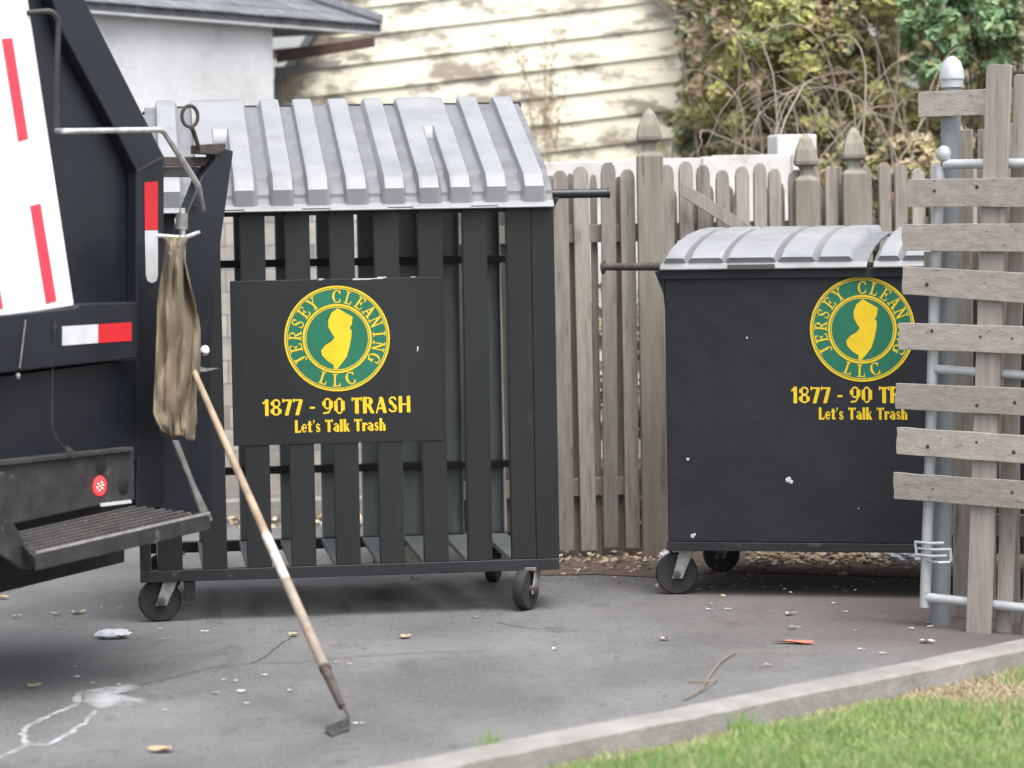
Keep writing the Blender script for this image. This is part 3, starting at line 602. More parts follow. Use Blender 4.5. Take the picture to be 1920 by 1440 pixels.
for z in (.35, 1.62):
    for a, d, ln in ((aL, dl, lenL), (aR, dr, lenR)):
        b = MB(); c = d * (ln / 2) + V((0, .046, z)); b.box(c, (ln - .08, .034, .09), Matrix.Rotation(a, 3, 'Z')); b.obj('rail', 'wood', fe, bevel=.003)
def post(loc, w_, h):
    m = MB(); m.sq(loc, [(w_, 0), (w_, h), (w_ * .8, h + .012), (w_ * .55, h + .02), (w_ * .55, h + .065), (w_ * .95, h + .075), (w_ * .98, h + .095), (w_ * .82, h + .15), (w_ * .48, h + .205), (w_ * .12, h + .235)])
    o = m.obj('post', 'woodpost', fe, bevel=.006); return o
post((0, -.055, 0), .064, 2.0)
for px, h in ((1512, 1.87), (1602, 1.90)):
    t = None
    for i in range(400):
        q = dr * (i * .01); w_ = P1 + q
        if 960 + F * w_.x / w_.y >= px: t = q; break
    if t: post((t.x, t.y - .055, 0), .06, h)
post((dl.x * lenL, dl.y * lenL - .05, 0), .055, 1.9)
br = MB(); a = at(1278, 340, 15.12) - P1; b_ = at(1420, 430, 15.34) - P1
br.prism([a, b_, b_ + V((0, 0, -.075)), a + V((0, 0, -.075))], (0, .03, 0)); o = br.obj('brace', 'wood', fe, bevel=.003)
br = MB(); c = at(1680, 700, 15.95) - P1
m = fence_mesh(.085, 1.77); o = m.obj('picket', 'woodnew', fe); o.location = (c.x, c.y, .03); o['label'] = 'short orange-brown replacement picket'
# ------------------------------------------------------------------ white vinyl fence behind
P2 = at(1000, 500, 16.6); P2.z = 0
vf = thing('white_vinyl_fence', 'low white vinyl fence seen above and between the pickets', 'fence', P2, R(6))
for i in range(3):
    b = MB(); x0 = .0 + i * .5; b.bb(x0, x0 + .44, 0, .03, 1.15, 1.995 + .012 * i); b.obj('panel', 'vinyl', vf, bevel=.003)
    b = MB(); b.bb(x0 + .44, x0 + .50, -.02, .05, 0, 2.0 + .012 * i); b.obj('post', 'vinyl', vf, bevel=.004)

b = MB(); b.bb(0, 1.5, -.025, -.021 + .03, .395, .50); b.obj('bottom_rail', 'vinyl', vf, bevel=.004)
P = at(1485, 275, 17.0); b = MB(); b.bb(-.115, .115, -.1, .1, -.10, .065); o = b.obj('white_box', 'vinyl', bevel=.01); o.location = P; o.rotation_euler = (0, 0, .2)
b = MB(); b.bb(-.05, .05, -.05, .05, -P.z, -.1001); o2 = b.obj('stand', 'vinyl', o); tag(o, 'square white box on a stand, just above the pickets beside an acorn post', 'box')
# ------------------------------------------------------------------ block wall and white garage (left background)
P = at(560, 700, 17.3); bw = thing('block_wall', 'low grey masonry wall seen through the slats of the cage', 'wall', (P.x, P.y, 0), R(3))
b = MB(); b.bb(-2.6, 1.15, 0, .25, 0, 2.08); b.obj('masonry', 'block', bw, bevel=.01)
b = MB(); b.bb(-2.6, 1.15, -.12, -.001, 0, .12); b.obj('footing', 'concrete', bw, bevel=.01)
C0 = at(512, 60, 19.5); C0.z = 0; De = V((.49, .872, 0)); Dn = V((-.872, .49, 0))
ga = thing('white_garage', 'white painted garage wall with grey shingle hip roof in the left background', 'garage', C0, 0)
b = MB(); b.prism([-De * 4, V((0, 0, 0)), Dn * 4 , -De * 4 + Dn * 4], (0, 0, 2.93)); b.obj('wall', 'stucco', ga, bevel=.01)
# stucco joints: shallow weathered frieze board under the eave
eo = -Dn * .10; e0 = -De * 5 + eo + V((0, 0, 2.985)); e1 = De * 1.15 + eo + V((0, 0, 2.985)); sl_ = Dn * math.cos(R(24)) + V((0, 0, math.sin(R(24))))
rf = MB()
hip = e1 + sl_ * 2.4 - De * 2.2
rf.prism([e0, e1, hip, e0 + sl_ * 2.4], (0, 0, -.05))
rf.prism([e1 + V((.0, 0, 0)), e1 + Dn * 4, hip + Dn * .1, hip], (0, 0, -.05))
ro = rf.obj('roof', 'shingle', ga)
ed = MB()   # overlapping eave shingles
for i in range(16):
    a = e1 - De * (.34 * i + .02); bb_ = e1 - De * (.34 * i + .35)
    for j in range(3):
        o1 = sl_ * (.16 * j - .03); o2 = sl_ * (.16 * j + .15); sh = -De * (.17 * (j % 2)); up_ = V((0, 0, .012 + .003 * random.random()))
        ed.prism([a + o1 + sh + up_, bb_ + o1 + sh + up_, bb_ + o2 + sh + V((0, 0, .006)), a + o2 + sh + V((0, 0, .006))], (0, 0, -.008))
ed.obj('shingles', 'shingle', ro)
hc = MB(); hc.tube([e1 + V((0, 0, .02)), hip + V((0, 0, .03))], .05, 8); hc.obj('hip_cap', 'shingle', ro)
b = MB(); b.prism([e0 - V((0, 0, .052)), e1 - V((0, 0, .052)), e1 - eo * .98 - V((0, 0, .052)), e0 - eo * .98 - V((0, 0, .052))], (0, 0, -.015)); b.obj('soffit', 'stucco', ga)
P = at(518, 96, 20.2); Q = at(702, 68, 19.6)
lt = thing('lean_to_roof', 'brown fascia board and white underside between the garage eave and cream barn', 'roof', P)
b = MB(); dd = Q - P; b.prism([(0, 0, 0), dd, dd + V((0, 0, -.065)), V((0, 0, -.075))], (0, .05, 0)); b.obj('fascia', 'brownwood', lt, bevel=.004)
b = MB(); e = dd * .68; b.prism([V((0, .0, -.105)), e + V((0, 0, -.12)), e + V((-.05, 0, -.165)), V((0, 0, -.19))], (0, .04, 0)); b.obj('lower_board', 'concrete', lt, bevel=.004)
b = MB(); b.prism([V((0, .06, -.02)), dd + V((0, .06, -.02)), dd + V((-.9, 1.2, -.02)), V((-.9, 1.2, -.02))], (0, 0, -.03)); b.obj('deck', 'vinyl', lt)
b = MB(); b.bb(-.02, .03, .06, .12, -P.z, -.1); b.obj('post', 'concrete', lt)
# ------------------------------------------------------------------ cream barn
BY = 21.0
bo = at(900, 400, BY); bo.z = 0
ba = thing('cream_barn', 'old cream clapboard barn gable with peeling paint behind the cage', 'barn', bo, 0)
def bp2(px, py): q = at(px, py, BY) - bo; return (q.x, q.z)
gab = [bp2(452, 330), bp2(520, 200), bp2(592, 108), bp2(668, -20), bp2(900, -260), bp2(1045, -190), bp2(1420, 190), bp2(1480, 320)]
gab = [(gab[0][0], 0.0)] + gab + [(gab[-1][0], 0.0)]
def clip(poly, a, b, c):   # keep a*x+b*y<=c
    out = []
    for i in range(len(poly)):
        p, q = poly[i], poly[(i + 1) % len(poly)]; dp = a * p[0] + b * p[1] - c; dq = a * q[0] + b * q[1] - c
        if dp <= 0: out.append(p)
        if dp * dq < 0: t = dp / (dp - dq); out.append((p[0] + (q[0] - p[0]) * t, p[1] + (q[1] - p[1]) * t))
    return out
til = R(5.6); na, nb_ = -math.sin(til), math.cos(til); EX = .188
sd_ = MB()
for k in range(-4, 30):
    c0 = k * EX; c1 = c0 + EX; pl = clip(clip(gab, na, nb_, c1 + .012), -na, -nb_, -c0)
    if len(pl) < 3: continue
    A = [];
    for x, z in pl:
        t = (na * x + nb_ * z - c0) / EX; A.append(V((x, -.022 * (1 - t) + .001 * k, z)))
    sd_.prism(A, (0, .012, 0))
sd_.obj('siding', 'cream', ba)
b = MB(); b.prism([(x, .06, z) for x, z in gab], (0, 3.5, 0)); b.obj('wall', 'greyblk', ba)
for i in (1, 2, 3, 4, 5, 6, 7):
    p, q = gab[i], gab[i + 1]; b = MB(); dz = .07; d = V((q[0] - p[0], 0, q[1] - p[1])).normalized(); nn = V((-d.z, 0, d.x)) * dz
    a0, a1 = V((p[0], -.075, p[1])), V((q[0], -.075, q[1])); b.prism([a0 - nn * .3, a1 - nn * .3, a1 + nn, a0 + nn], (0, .035, 0)); b.obj('rake_board', 'trim', ba)
for i in range(1, 8):
    p, q = gab[i], gab[i + 1]; d = V((q[0] - p[0], 0, q[1] - p[1])).normalized(); nn = V((-d.z, 0, d.x)) * .05
    b = MB(); a0, a1 = V((p[0], -.12, p[1])) + nn * 1.5, V((q[0], -.12, q[1])) + nn * 1.5; b.prism([a0, a1, a1 + nn, a0 + nn], (0, 3.8, 0)); b.obj('roof', 'shingle', ba)
# grey house at far right behind the bushes
P = at(1905, 100, 26); gh = thing('grey_house', 'grey house corner behind the bushes at the upper right', 'house', (P.x - .1, P.y, 0), 0)
b = MB(); b.bb(0, 5, 0, 4, 0, 3.6); b.obj('wall', 'greyblk', gh); b = MB(); b.prism([(-.3, -.3, 3.6), (-.3, 4.3, 3.6), (-.3, 2, 5.4)], (5.6, 0, 0)); b.obj('roof', 'shingle', gh)
b = MB(); b.bb(.8, 1.6, -.03, -.001, 1.6, 2.8); b.obj('window', 'dark', gh)
# ------------------------------------------------------------------ vegetation
def leafverts(c, s_, nrm):
    a = nrm.orthogonal().normalized(); a = Matrix.Rotation(random.uniform(0, 6.28), 3, nrm) @ a; b = nrm.cross(a)
    return [c - a * s_, c - a * s_ * .2 + b * s_ * .55, c + a * s_, c - a * s_ * .2 - b * s_ * .55 + nrm * s_ * .25]
def rv(): 
    while True:
        v = V([random.uniform(-1, 1) for _ in range(3)])
        if .05 < v.length < 1: return v
def plant(name, label, cat, clumps, mats, wts, count, size, stems=0, seed=1, group=None, stemmat='bark', hollow=.0):
    random.seed(seed); base = V((sum(c[0].x for c in clumps) / len(clumps), sum(c[0].y for c in clumps) / len(clumps), 0))
    t = thing(name, label, cat, base, 0, group); m = MB(); tot = sum(c[1].x * c[1].z for c in clumps)
    for c, r_, *w_ in clumps:
        ww = w_[0] if w_ else wts
        n = int(count * r_.x * r_.z / tot)
        sub = [(rv(), random.uniform(.12, .3), random.choices(range(len(mats)), ww)[0]) for _ in range(max(6, n // 55))]
        for i in range(n):
            sc, sr, sm_ = random.choice(sub); d = sc + rv() * sr
            p = c + V((d.x * r_.x, d.y * r_.y, d.z * r_.z)) - base
            m.cur = sm_ if random.random() < .6 else random.choices(range(len(mats)), ww)[0]
            nn = (rv() + V((0, -.5, .6))).normalized(); s_ = size * random.uniform(.5, 1.3)
            m.add(leafverts(p, s_, nn), [(0, 1, 2), (0, 2, 3)])
    m.obj('foliage', mats, t)
    sm2 = MB()
    for i in range(stems):
        c, r_ = random.choice(clumps)[:2]; p = V((c.x + random.uniform(-.6, .6) * r_.x, c.y + random.uniform(-.5, .5) * r_.y, 0)) - base; e = c + V((rv().x * r_.x, rv().y * r_.y, random.uniform(.2, 1) * r_.z)) - base
        pts = []; w1 = rv() * .25; n = 9
        for k in range(n + 1):
            f = k / n; q = p.lerp(e, f) + w1 * math.sin(f * 3.1) + V((rv().x, rv().y, rv().z)) * .03; q.z = max(q.z, 0); pts.append(q)
        sm2.tube(pts, [.014 * (1 - .75 * k / n) + .002 for k in range(n + 1)], 5)
    if stems: sm2.obj('stems', stemmat, t, smooth=True)
    return t
def CL(px, py, Y, rx, rz, ry=.45): return (at(px, py, Y), V((rx, ry, rz)))
VY = 18.6
plant('ivy', 'dark green ivy climbing the right edge of the cream barn wall', 'ivy', [CL(1325, 150, 20.0, .22, .42, .3), CL(1345, 40, 20.0, .25, .4, .3), CL(1305, 230, 20.0, .2, .22, .3), CL(1340, 320, 20.0, .3, .5, .3)],
      ['leaf_d', 'leaf_o', 'leaf_b', 'leaf_y'], [6, 2, 2, .6], 5200, .038, 6, 3)
plant('vine_thicket', 'tall thicket of olive and yellow vines behind the picket fence', 'shrub',
      [CL(1440, 60, VY, .42, .42), CL(1400, 190, VY, .36, .35), CL(1520, 150, VY, .36, .45), CL(1640, 200, VY, .38, .35), CL(1600, 40, VY, .36, .36), CL(1500, 280, VY, .5, .25), CL(1700, 270, VY, .38, .3), CL(1420, -90, VY, .6, .4), CL(1650, -90, VY, .6, .4), CL(1550, 420, VY, .9, .4), CL(1640, 330, VY - .9, .45, .22, .3), CL(1730, 320, VY - .9, .3, .25, .3)],
      ['leaf_y', 'leaf_o', 'leaf_b', 'leaf_d'], [2.4, 3.4, 4.2, 1.0], 34000, .033, 10, 4, stemmat='twig')
plant('hedge', 'dull brown and olive hedge filling in behind the thicket', 'hedge', [CL(1400, 60, 20.6, .5, .7), CL(1520, 100, 20.6, .5, .8), CL(1660, 60, 20.6, .5, .8), CL(1800, 60, 20.6, .5, .8), CL(1930, 150, 20.6, .4, .6), CL(1600, 300, 20.6, 1.2, .5)], ['leaf_b', 'leaf_o', 'leaf_d'], [4, 3, 3], 17000, .045, 6, 14)
plant('yellow_vine', 'bright yellow-green vine hanging at the top of the thicket', 'vine', [CL(1440, 30, VY - .7, .16, .22, .2), CL(1415, 100, VY - .7, .10, .16, .2), CL(1490, 10, VY - .7, .14, .14, .2)], ['leaf_y', 'grass2', 'leaf_o'], [4, 4, 1], 900, .042, 2, 5)
plant('green_bush', 'deep green bush behind the steel gate post', 'bush', [CL(1740, 90, VY - .6, .24, .22, .3), CL(1830, 70, VY - .6, .24, .24, .3), CL(1790, 0, VY - .6, .3, .25, .3), CL(1870, 40, VY - .6, .2, .25, .3)],
      ['leaf_g', 'leaf_d', 'leaf_o'], [6, 1.5, 1], 4800, .04, 5, 6)
plant('brown_shrub', 'brownish shrub behind the upper boards of the gate', 'shrub', [CL(1880, 200, VY, .4, .45), CL(1960, 150, VY, .5, .6), CL(1850, 330, VY, .6, .5), CL(2100, 200, VY, .7, .8), CL(1950, 0, VY, .5, .4)],
      ['leaf_b', 'leaf_o', 'leaf_y', 'leaf_d'], [3, 3, 1, 2], 9000, .04, 10, 7)
# bare arching canes
random.seed(11)
tw = MB(); tb0 = at(1560, 300, 17.4); tb0.z = 0
for i in range(42):
    sx_ = random.uniform(1360, 1720); p = at(sx_, random.uniform(290, 340), 17.3 + random.uniform(-.15, .5)); e = at(sx_ + random.choice((-1, 1)) * random.uniform(40, 260), random.uniform(60, 330), 17.4 + random.uniform(-.3, .4))
    arch = random.uniform(.08, .45); bx = random.uniform(-.16, .16); pts = []
    for k in range(13):
        f = k / 12; q = p.lerp(e, f) + V((bx * math.sin(f * 4.2), 0, arch * math.sin(f * math.pi))) + rv() * .009; pts.append(q - tb0)
    r0 = random.uniform(.002, .006); tw.tube(pts, [r0 * (1 - .6 * k / 12) for k in range(13)], 5)
for i in range(14):
    p = at(random.uniform(1380, 1700), 320, 17.4); q = V((p.x, p.y, 0)); tw.tube([q - tb0, p - tb0 + rv() * .03], .008, 5)
ct = thing('bare_canes', 'tangle of bare arching brown canes hanging over the picket fence', 'bramble', tb0); tw.obj('canes', 'twig', ct, smooth=True)
# dead vine on the barn siding
random.seed(12); dv = MB(); db = at(1040, 330, BY - .12); db.z = 0; dlf = MB()
for i in range(11):
    p = at(random.uniform(990, 1060), random.uniform(240, 330), BY - .09); e = at(random.uniform(900, 1090), random.uniform(40, 250), BY - .09); pts = [p.lerp(e, k / 9) + V((rv().x * .03, rv().y * .01, rv().z * .03)) - db for k in range(10)]
    dv.tube(pts, .0025, 4)
    for q in pts:
        for _ in range(2): dlf.add(leafverts(q + rv() * .05 * V((1, .3, 1)).length / 1.4 * V((1)) if False else q + V((rv().x * .05, -abs(rv().y) * .01, rv().z * .05)), random.uniform(.008, .02), (rv() * .4 + V((0, -1, 0))).normalized()), [(0, 1, 2), (0, 2, 3)])
p0 = at(1030, 300, BY - .09); dv.tube([V((p0.x, p0.y, 0)) - db, p0 - db], .008, 5)
t = thing('dead_vine', 'dried brown vine creeping up the peeling barn siding', 'vine', db); dv.obj('stems', 'bark', t); dlf.obj('leaves', 'leaf_b', t)
# undergrowth between the two fences
random.seed(13); ug = MB(); M['litter'] = M['leaf_b']
for i in range(9000):
    x = random.uniform(-.6, 4.0); y = 15.62 + .35 * max(0, x - .7) + random.uniform(0, .5); z = random.uniform(0, .36) if random.random() < .45 else random.uniform(.55, 1.35) ; ug.cur = random.choices([0, 1, 2], [5, 2, 2])[0]
    ug.add(leafverts(V((x, y, z)), random.uniform(.02, .05), (rv() + V((0, -.5, .3))).normalized()), [(0, 1, 2), (0, 2, 3)])
tag(ug.obj('undergrowth', ['leaf_b', 'leaf_d', 'bark']), 'dry brown undergrowth seen between the fence pickets', 'undergrowth', kind='stuff')
# ------------------------------------------------------------------ board gate on the right
GP = at(1742, 700, 12.45); gd = V((.80, -.60, 0)); gn = V((-.60, -.80, 0))   # gn faces the camera
def G(px, py, n=0.0): return onplane(px, py, GP + gn * n, gn)
gb = V((GP.x, GP.y, 0)); gate = thing('board_gate', 'galvanised pipe gate with weathered horizontal boards on the right', 'gate', gb)
def gobj(mb, name, m, **k): return mb.obj(name, m, gate, **k)
def shift(mb): mb.v = [(x - gb.x, y - gb.y, z) for x, y, z in mb.v]; return mb
def gext(a, b, t): return a + (b - a) * t
def htube(x0, y0, x1, y1, r, n=0):
    m = MB(); a = G(x0, y0, n); b = G(x1, y1, n); b = a + (b - a) * 6; m.tube([a, b], r, 14); gobj(shift(m), 'pipe_rail', 'zinc', smooth=True)
htube(1772, 308, 1925, 306, .0205); htube(1752, 692, 1925, 704, .019); htube(1735, 1120, 1925, 1141, .0205)
m = MB(); m.tube([G(1762, 312), G(1752, 560), G(1744, 850), G(1735, 1112), G(1734, 1138)], .0225, 14); gobj(shift(m), 'pipe_upright', 'zinc', smooth=True)
m = MB(); m.lathe(G(1770, 300), [(.022, 0), (.03, .01), (.03, .03), (.022, .05), (.008, .058)], seg=14); gobj(shift(m), 'cap', 'zinc', smooth=True)
random.seed(21)
boards = [(1722, 173, 220, 163, 213, 0), (1701, 336, 388, 334, 388, 1), (1692, 421, 470, 419, 472, 1), (1692, 500, 552, 512, 568, 1), (1685, 605, 655, 612, 664, 1), (1679, 719, 767, 728, 780, 1), (1681, 801, 851, 817, 870, 1), (1675, 886, 935, 903, 955, 1)]
for i, (x0, a0, b0, a1, b1, fr) in enumerate(boards):
    n = .065 if fr else -.035
    m = MB(); p = [G(x0, a0, n), G(1925, a1, n), G(1925, b1, n), G(x0, b0, n)]
    p[1] = gext(p[0], p[1], 5); p[2] = gext(p[3], p[2], 5)
    # ragged end + slightly wavy edges
    K = 16; top = [p[0].lerp(p[1], (k / K) ** 1.6) + V((0, 0, random.uniform(-.0015, .0015))) for k in range(K + 1)]; bot = [p[3].lerp(p[2], (k / K) ** 1.6) + V((0, 0, random.uniform(-.0015, .0015))) for k in range(K + 1)]
    me_ = [p[3].lerp(p[0], f) + gd * random.uniform(-.006, .004) for f in (.25, .5, .75)]
    m.prism(top + bot[::-1] + me_, gn * -.02)
    o = gobj(shift(m), 'board', 'boardh', bevel=.002)
    for kx in (1745, 1838, 1905):
        if fr and random.random() < .7:
            c = G(kx + random.uniform(-8, 8), (a0 + b0) / 2 + random.uniform(-12, 12) + (kx - x0) * (a1 - a0) / 240, n + .001); nm = MB(); nm.lathe(c, [(random.uniform(.004, .010), 0), (.003, .0015)], gn, 8)
            shift(nm).obj('knot', 'knot', o)
def vboard(xt, yt, xb, yb, wpx, n, t=.022):
    m = MB(); h = wpx / 2; m.prism([G(xt - h, yt + 3, n), G(xt - h * .6, yt - 1, n), G(xt + h, yt + 1, n), G(xb + h, yb, n), G(xb - h, yb + 4, n)], gn * -t); return gobj(shift(m), 'upright_board', 'boardv', bevel=.002)
vboard(1872, 121, 1833, 1190, 45, .043, .018); vboard(1915, 140, 1880, 1205, 28, -.03, .018)
for x_ in (1965, 2045, 2130, 2220): vboard(x_, 140, x_ - 30, 1225, 38, -.03, .018)
m = MB()   # fork latch
for (y0, x0, x1) in ((1016, 1716, 1770), (1028, 1722, 1782), (1040, 1719, 1776), (1052, 1740, 1782)):
    m.tube([G(x0, y0, .02), G((x0 + x1) / 2, y0 + 3, .045), G(x1, y0 + 2, .02)], .006, 8)
m.tube([G(1782, 1028, .02), G(1783, 1052, .02)], .006, 8); m.tube([G(1716, 1016, .02), G(1719, 1042, .02)], .006, 8)
gobj(shift(m), 'latch', 'zinc', smooth=True)
# grey gate post with domed cap
a = G(1763, 1212, -.10); b = G(1785, 150, -.10); a.z = 0
gp_ = thing('gate_post', 'grey steel gate post with silver domed cap', 'post', a)
m = MB(); m.tube([V((0, 0, 0)), b - a], .040, 24); m.obj('shaft', 'postgrey', gp_, smooth=True)
m = MB(); m.lathe(b - a, [(.046, -.03), (.047, 0), (.052, .004), (.052, .012), (.046, .045), (.034, .075), (.016, .094), (.003, .098)], seg=24); m.obj('cap', 'zinc', gp_, smooth=True)
# board fence behind the gate post
fb = thing('board_fence', 'grey upright board fence standing behind the board gate', 'fence', V((a.x + .12, a.y + .16, 0)))
for i in range(16):
    m = MB(); w_ = random.uniform(.075, .09); x0 = i * .105; q = V((x0 * .86, -x0 * .42, 0)); m.box((0, 0, 1.03), (w_, .018, 2.06 + random.uniform(-.03, .03))); o = m.obj('board', 'wood', fb, bevel=.002); o.location = q; o.rotation_euler = (0, random.uniform(-.01, .015), R(-26))
for z in (.4, 1.5):
    m = MB(); m.box((0, 0, 0), (1.9, .035, .09)); o = m.obj('rail', 'wood', fb); o.location = (.72, -.33, z); o.rotation_euler = (0, 0, R(-26))
# ------------------------------------------------------------------ refuse truck
TA = at(20, 1000, 11.0); TD = V((.5, .866, 0)); TN = V((.866, -.5, 0))
def T(px, py, n=0.0): return onplane(px, py, TA + TN * n, TN)
tb_ = V((TA.x, TA.y, 0)); truck = thing('garbage_truck', 'black and white rear loading garbage truck with lit red tail light', 'truck', tb_)
def tsh(mb): mb.v = [(x - tb_.x, y - tb_.y, z) for x, y, z in mb.v]; return mb
def tslab(name, pts, n, th, m, bevel=.004, parent=None):
    b = MB(); b.prism([T(x, y, n) for x, y in pts], TN * -th); return tsh(b).obj(name, m, parent or truck, bevel=bevel)
XL = -420
tslab('hopper', [(XL, -120), (102, -120), (300, 300), (300, 965), (XL, 1120)], -.11, 1.0, 'truckblack')
tslab('side_flange', [(60, -120), (105, -120), (160, 0), (308, 293), (309, 948), (257, 955), (257, 322), (212, 235), (118, 62)], -.06, .05, 'truckblack', .006)
tslab('crease_highlight', [(256, 319), (307, 291), (308, 296), (257, 324)], -.055, .004, 'grime', .001)  # highlight along the weld crease, painted as a paler strip
wp = tslab('white_panel', [(XL, -120), (35, -120), (140, 574), (XL, 660)], -.005, .10, 'whitepaint', .006)
for pts in ([(4, 73), (23, 71), (53, 260), (35, 265)], [(57, 386), (76, 382), (106, 564), (87, 569)], [(-30, 545), (0, 543), (6, 578), (-26, 582)], [(-45, -115), (-28, -117), (2, -60), (-16, -58)]):
    tslab('red_stripe', pts, -.0025, .0015, 'redfade', 0, wp)
bm_ = tslab('bumper', [(XL, 650), (0, 592), (142, 577), (150, 569), (256, 566), (257, 672), (140, 684), (0, 700), (XL, 770)], .02, .12, 'truckblack', .006)
tslab('white_tape', [(117, 612), (184, 608), (184, 643), (117, 648)], .0225, .0015, 'whitetape', 0, bm_)
tslab('red_tape', [(184.5, 608), (247, 604), (247, 639), (184.5, 643)], .0225, .0015, 'red', 0, bm_)
tslab('red_tape', [(271, 342), (296, 340), (296, 431), (272, 431)], -.0575, .0015, 'red', 0)
tslab('white_tape', [(272, 432), (296, 432), (296, 518), (293, 527), (285, 531), (277, 527), (274, 518)], -.0575, .0015, 'whitetape', 0)
tslab('recess_panel', [(XL, 760), (257, 672), (257, 862), (XL, 970)], -.05, .06, 'truckblack', .004)
lb = tslab('light_box', [(XL, 940), (0, 872), (252, 843), (253, 938), (168, 952), (18, 985), (XL, 1070)], .015, .10, 'grime', .005)
tslab('box_ledge', [(XL, 932), (0, 864), (252, 838), (252, 846), (0, 874), (XL, 944)], .035, .05, 'grime', .003)
def disc(px, py, n, r, m, name, parent, th=.01, asp=1.0):
    b = MB(); b.lathe(T(px, py, n), [(r, -th), (r, 0), (r * .75, .004)], TN, 24); return tsh(b).obj(name, m, parent, smooth=True)
disc(189, 875, .0165, .030, 'dark', 'light_recess', lb, .001); disc(232, 912, .0165, .032, 'dark', 'light_recess', lb, .001)
tl = disc(188, 911, .020, .036, 'taillight', 'tail_light', lb)
b = MB()
for dx, dy in ((-4, -4), (0, 0), (4, 4), (-6, 3), (3, -7), (6, -2), (-2, 8)): b.lathe(T(188 + dx * .9, 911 + dy, .025), [(.0022, 0), (.0012, .002)], TN, 6)
tsh(b).obj('bulb_dots', 'taildot', tl)
tslab('white_reflector', [(188, 944), (246, 937), (247, 943), (190, 950)], .02, .004, 'whitetape', 0, lb)
# step: solid frame, grating teeth
pA, pB, pC, pD = T(22, 1003, .0), T(248, 952, .0), T(388, 967, .30), T(62, 1042, .30)
b = MB(); b.prism([pA, pB, pC, pD], (0, 0, -.035)); step = tsh(b).obj('step', 'grime', truck, bevel=.003)
gt = MB(); nu_, nv_ = 34, 8
for i in range(nu_):
    for j in range(nv_):
        f = (i + .5 + .5 * (j % 2)) / (nu_ + .5); g_ = (j + .5) / nv_; q = (pA.lerp(pB, f)).lerp(pD.lerp(pC, f), g_)
        gt.sq((q.x, q.y, q.z), [(.0105, .0), (.0105, .009), (.006, .012)])
tsh(gt).obj('grating', 'grate', step)
b = MB(); lip = V((0, 0, -.052)); b.prism([pD + TN * .003, pC + TN * .003, pC + TN * .003 + lip, pD + TN * .003 + lip], TN * .012); tsh(b).obj('step_lip', 'grime', step, bevel=.003)
b = MB(); e = V((0, 0, .009)); b.tube([pD + TN * .012 + e, pC + TN * .012 + e], .006, 8); tsh(b).obj('bright_edge', 'caster', step)
tslab('step_bracket', [(0, 888), (10, 884), (28, 985), (62, 1042), (62, 1068), (40, 1066), (2, 1040)], .16, .02, 'grime')
tslab('step_strut', [(325, 826), (336, 826), (366, 905), (400, 975), (385, 985), (357, 906)], .12, .012, 'caster')
tslab('underbody', [(XL, 1080), (0, 1040), (234, 1030), (234, 1054), (0, 1112), (XL, 1200)], -.16, .9, 'dark', .004)  # chassis block, with the shade beneath the truck put into its near-black colour
# near body to the right of the flange
tslab('corner_plate', [(257, 300), (309, 300), (309, 950), (372, 960), (372, 600), (400, 560), (438, 285), (413, 272), (402, 330), (375, 390), (352, 520), (345, 700), (330, 960), (257, 962)][2:12] + [(345, 700), (309, 960)], -.12, .05, 'truckblack', .005) if False else None
tslab('lift_arm', [(352, 400), (380, 330), (404, 300), (404, 272), (438, 283), (405, 520), (396, 700), (398, 975), (300, 975), (300, 470), (330, 480)], -.10, .05, 'truckblack', .005)
tslab('cross_bar', [(300, 294), (405, 294), (405, 312), (300, 312)], -.13, .05, 'rust', .003)
tslab('cross_plate', [(300, 313), (402, 313), (398, 332), (300, 332)], -.14, .04, 'grime', .003)
tslab('arm_cap', [(376, 272), (424, 268), (424, 282), (404, 290), (376, 288)], -.08, .05, 'rust', .003)
b = MB(); cE = T(356, 218, -.09); ring_ = []
for k in range(25):
    a_ = 2 * math.pi * k / 24; ring_.append(cE + TD.lerp(V((1, 0, 0)), .6).normalized() * (.033 * math.cos(a_)) + V((0, 0, .042 * math.sin(a_))))
b.tube(ring_, .0075, 8, cap=False); b.tube([cE + V((.006, 0, -.044)), T(364, 250, -.09), T(374, 281, -.09), T(405, 284, -.09)], .0095, 8); tsh(b).obj('eye_bolt', 'rust', truck, smooth=True)
def bend(pts, r=.03, n=5):
    out = [pts[0]]
    for a_, b_, c_ in zip(pts, pts[1:], pts[2:]):
        u1 = (a_ - b_); u2 = (c_ - b_); k = min(r, u1.length * .4, u2.length * .4); s0 = b_ + u1.normalized() * k; s1 = b_ + u2.normalized() * k
        for i in range(n + 1): f = i / n; out.append(s0.lerp(b_, f).lerp(b_.lerp(s1, f), f))
    out.append(pts[-1]); return out
def pipe(name, pts, r, m='chrome'):
    b = MB(); b.tube(bend([T(*p) for p in pts]), r, 10); return tsh(b).obj(name, m, truck, smooth=True)
pipe('grab_handle', [(50, 24, -.01), (96, 20, .06), (110, 36, .07), (106, 150, .06), (107, 238, .05)], .0105, 'grime')
pipe('grab_rail', [(106, 246, -.02), (125, 246, .05), (305, 243, .05), (372, 348, .0), (380, 392, -.08)], .0115)
pipe('rag_hook', [(296, 442, -.06), (345, 446, .03), (372, 436, .0)], .009, 'chrome')
b = MB(); b.tube([T(342, 390, -.035), T(343, 560, -.035)], .012, 12); tsh(b).obj('piston_rod', 'chrome', truck, smooth=True)
b = MB(); b.tube([T(341, 400, -.035), T(341, 430, -.035)], .024, 12); tsh(b).obj('rod_cap', 'caster', truck, smooth=True)
b = MB(); c = T(384, 657, -.06); b.lathe(c, [(.004, -.022), (.015, -.014), (.02, 0), (.015, .014), (.004, .022)], (0.3, -.4, .85), 14); tsh(b).obj('marker_lamp', 'lamp', truck, smooth=True)
